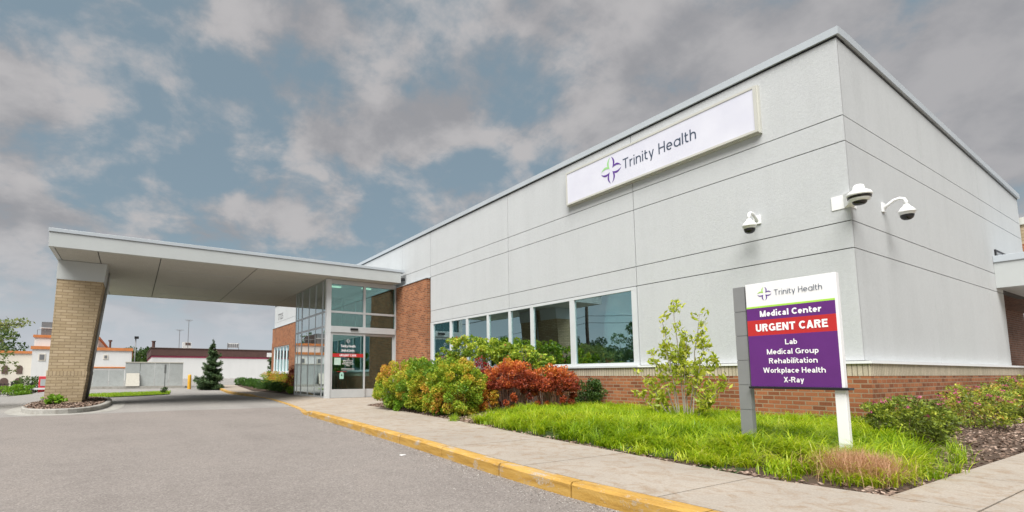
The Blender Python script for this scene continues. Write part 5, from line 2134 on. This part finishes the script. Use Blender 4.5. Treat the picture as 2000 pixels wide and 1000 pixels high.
bo = thing('bollard', (3.24, 36.2, 0.12), 'yellow steel bollard beside the precast enclosure', 'bollard')
b = MB()
b.lathe((3.24, 36.2, 0.0), [(0.11, 0.0), (0.11, 1.0), (0.09, 1.07), (0.0, 1.1)], 16)
b.build('post', M['bollard'], bo)
mp_ = thing('marker_post', (1.55, 31.0, 0.05), 'thin dark marker post standing in the lawn strip', 'post')
b = MB()
b.box(1.53, 1.57, 30.99, 31.01, 0.0, 1.62)
b.box(1.50, 1.60, 30.98, 31.0, 1.15, 1.62)
b.build('post', M['steel'], mp_, merge=False)
shrub('groundcover_plant', (1.52, 30.95, 0.05), (0.20, 0.2, 0.15), 300, 0.08, 'lf_dark', 'small weed clump at the foot of the marker post', 'plant', None, 91, 12, 0.4, stems=4)

# stepped white building with orange bands, running along the left
ob = thing('stepped_building', (-7, 58, -0.3), 'stepped white building with orange cornices and arched openings at the left', 'building')
b = MB()
b.box(-7.6, -0.15, 55, 78, -0.8, 3.35)
b.box(-7.65, -2.9, 56, 78, 3.35, 4.45)
b.build('wall', M['far_white'], ob, merge=False)
b = MB()
b.box(-14.5, -7.6, 56.5, 78, -0.8, 3.0)
b.build('side_wall', M['far_cream'], ob)
for k, (x0, x1, y0, z0, z1) in enumerate(((-7.72, -0.05, 54.9, 3.35, 3.62), (-7.75, -2.8, 55.9, 4.45, 4.68), (-6.2, 0.0, 54.93, 1.72, 1.84), (-14.6, -7.72, 56.4, 3.0, 3.22))):
    b = MB()
    b.box(x0, x1, y0, 78.1, z0, z1)
    b.build('cornice', M['orange'], ob)
b = MB()
b.box(-0.16, -0.04, 54.9, 55.05, 0.3, 1.72)
b.build('corner_trim', M['orange'], ob)
b = MB()
b.box(-7.35, -5.6, 57.0, 62, 4.68, 5.95)
b.prism([(-7.45, 56.9, 5.35), (-5.5, 56.9, 5.35), (-5.5, 57.0, 5.35), (-7.45, 57.0, 5.35)], [(-7.45, 56.9, 5.42), (-5.5, 56.9, 5.42), (-5.5, 57.0, 5.42), (-7.45, 57.0, 5.42)], 1)
b.build('roof_house', [M['far_grey'], M['far_white']], ob, merge=False)


def arch_window(x, y, z0, w, h):
    b = MB()
    n_ = 10
    pr_ = [(x - w / 2, z0), (x + w / 2, z0)] + [(x + w / 2 * math.cos(math.pi * i / n_), z0 + h - w / 2 + w / 2 * math.sin(math.pi * i / n_)) for i in range(n_ + 1)]
    b.prism([(px_, y - 0.03, pz_) for px_, pz_ in pr_], [(px_, y + 0.03, pz_) for px_, pz_ in pr_])
    return b.build('window', M['far_dark'], ob, merge=False)


for x in (-11.6, -10.6, -9.6, -8.6):
    arch_window(x, 56.48, 1.2, 0.42, 0.75)
    arch_window(x, 56.48, -0.5, 0.55, 1.35)
for x, z0, w, h in ((-6.9, 2.35, 0.5, 0.62), (-5.3, 2.35, 0.5, 0.62), (-3.4, 2.35, 0.5, 0.62), (-6.3, 0.95, 0.5, 0.6), (-2.2, 2.55, 0.38, 0.42)):
    b = MB()
    b.box(x - w / 2, x + w / 2, 54.95, 55.02, z0, z0 + h)
    wf = b.build('window', M['far_cream'], ob)
    b = MB()
    b.box(x - w / 2 + 0.08, x + w / 2 - 0.08, 54.93, 54.955, z0 + 0.08, z0 + h - 0.08)
    b.build('pane', M['far_grey'], wf)
b = MB()
b.box(-6.2, -5.8, 55.95, 56.02, 3.72, 4.3)
b.build('window', M['far_grey'], ob)
b = MB()
for x in (-7.5, -6.9, -6.3, -5.7, -5.1, -4.5, -3.9, -3.3):
    b.tube([(x, 56.1, 4.68), (x, 56.1, 5.15)], 0.02, 4)
b.tube([(-7.5, 56.1, 5.15), (-3.0, 56.1, 5.15)], 0.02, 4)
b.build('roof_railing', M['steel'], ob, merge=False)
b = MB()
b.tube([(-1.95, 56, 3.6), (-1.95, 56, 4.25)], 0.09, 8)
b.tube([(-1.95, 56, 4.25), (-1.95, 56, 4.4)], 0.16, 8)
b.build('flue', M['far_dark'], ob, merge=False)
fl = thing('floodlight_pole', (0.12, 54.6, 0.3), 'dark floodlight on a pole at the corner of the orange trimmed building', 'floodlight')
b = MB()
b.tube([(0.12, 54.6, 0.2), (0.12, 54.6, 4.55)], 0.05, 8)
b.build('pole', M['steel'], fl)
b = MB()
b.box(0.0, 0.36, 54.3, 54.62, 4.5, 4.72)
b.build('lamp_head', M['black'], fl)

# red kiosk, fence
kz = ground_z(-5.0, 42)
kk = thing('red_kiosk', (-4.95, 42, kz), 'red kiosk with a pale notice window partly behind the tan pier', 'kiosk')
b = MB()
b.box(-5.35, -4.2, 42, 42.7, kz - 0.1, 0.98)
b.build('body', M['kiosk_red'], kk, 0.03)
b = MB()
b.box(-5.25, -4.85, 41.97, 41.999, 0.35, 0.8)
b.build('notice_window', M['panel_grey'], kk)
b = MB()
b.box(-5.7, -4.1, 41.75, 41.95, 0.10, 0.22)
b.build('shelf', M['far_white'], kk)
fe = thing('metal_fence', (-7.5, 40, ground_z(-7.5, 40)), 'low black metal fence crossing the left edge', 'fence')
b = MB()
fz = ground_z(-7, 40)
for i in range(27):
    x = -10.0 + i * 0.18
    b.box(x, x + 0.025, 40.0, 40.025, fz, fz + 0.78)
b.box(-10, -5.3, 39.99, 40.035, fz + 0.70, fz + 0.74)
b.box(-10, -5.3, 39.99, 40.035, fz + 0.08, fz + 0.12)
b.build('rails', M['black'], fe, merge=False)
for x in (-8.8, -7.6, -6.4, -5.4):
    b = MB()
    b.box(x - 0.04, x + 0.04, 39.96, 40.06, fz - 0.05, fz + 0.85)
    b.build('post', M['black'], fe)

# far trees between the buildings and behind the store
for k, (x, y, h, r) in enumerate(((1.0, 95, 5.2, 3.0), (-20, 100, 9, 5))):
    broadleaf((x, y, 0.5), h, r, 'dark far tree seen between the two white buildings' if k == 0 else 'tall far tree behind the left building', 100 + k, 'lf_far', 2500, 0.5, 'far trees')

# things across the road that the windows mirror
TG = 'trees across the road mirrored in the windows'
for k, (x, y, h, r) in enumerate(((-30, 30, 6.4, 3.6), (-33, 37, 7.6, 4.0), (-31, 45, 5.8, 3.6), (-36, 54, 7.5, 4.2), (-28, 22, 5.5, 3.2), (-34, 14, 7, 4.0))):
    broadleaf((x, y, -0.3), h, r, 'leafy tree across the road, %s' % ('nearest the utility pole', 'tallest of the row', 'short and broad', 'furthest from the drive', 'lowest of the row', 'at the near end')[k], 110 + k, 'lf_far', 9000, 0.26, TG, 0.12, cr=0.24)
for k, (x, y, h, r) in enumerate(((2, -26, 7, 4), (10, -30, 8, 4.5), (20, -28, 7, 4.2), (28, -30, 8, 4.5))):
    broadleaf((x, y, 0), h, r, 'leafy tree behind the viewer, %s' % ('leftmost', 'second from left', 'third from left', 'rightmost')[k], 120 + k, 'lf_far', 2600, 0.5, 'trees behind the viewer', 0.15)
up = thing('utility_pole', (-15.0, 30.2, -0.1), 'wooden utility pole with cross arm and wires across the road', 'utility pole')
b = MB()
b.tube([(-15, 30.2, -0.5), (-15, 30.2, 9.2)], [0.17, 0.12], 10)
b.build('pole', M['wood_pole'], up)
b = MB()
b.box(-15.06, -14.94, 29.0, 31.4, 8.1, 8.25)
b.build('cross_arm', M['wood_pole'], up)
for y in (29.1, 29.7, 30.7, 31.3):
    b = MB()
    b.lathe((-15, y, 8.25), [(0.05, 0.0), (0.06, 0.08), (0.03, 0.16), (0.0, 0.18)], 8)
    b.build('insulator', M['steel'], up)
b = MB()
for y, z in ((29.1, 8.42), (29.7, 8.42), (31.3, 8.42), (30.2, 6.2), (30.2, 5.6)):
    pts = []
    for i in range(13):
        f_ = i / 12
        pts.append((-15 - 1.0 * (f_ - 0.5) * 2, y - 40 + 80 * f_, z - 0.9 * (1 - abs(f_ - 0.5) * 2) * 0 - 1.2 * math.sin(((f_ * 2) % 1) * math.pi)))
    b.tube(pts, 0.018, 4, 0, False)
b.build('wires', M['black'], up, merge=False)
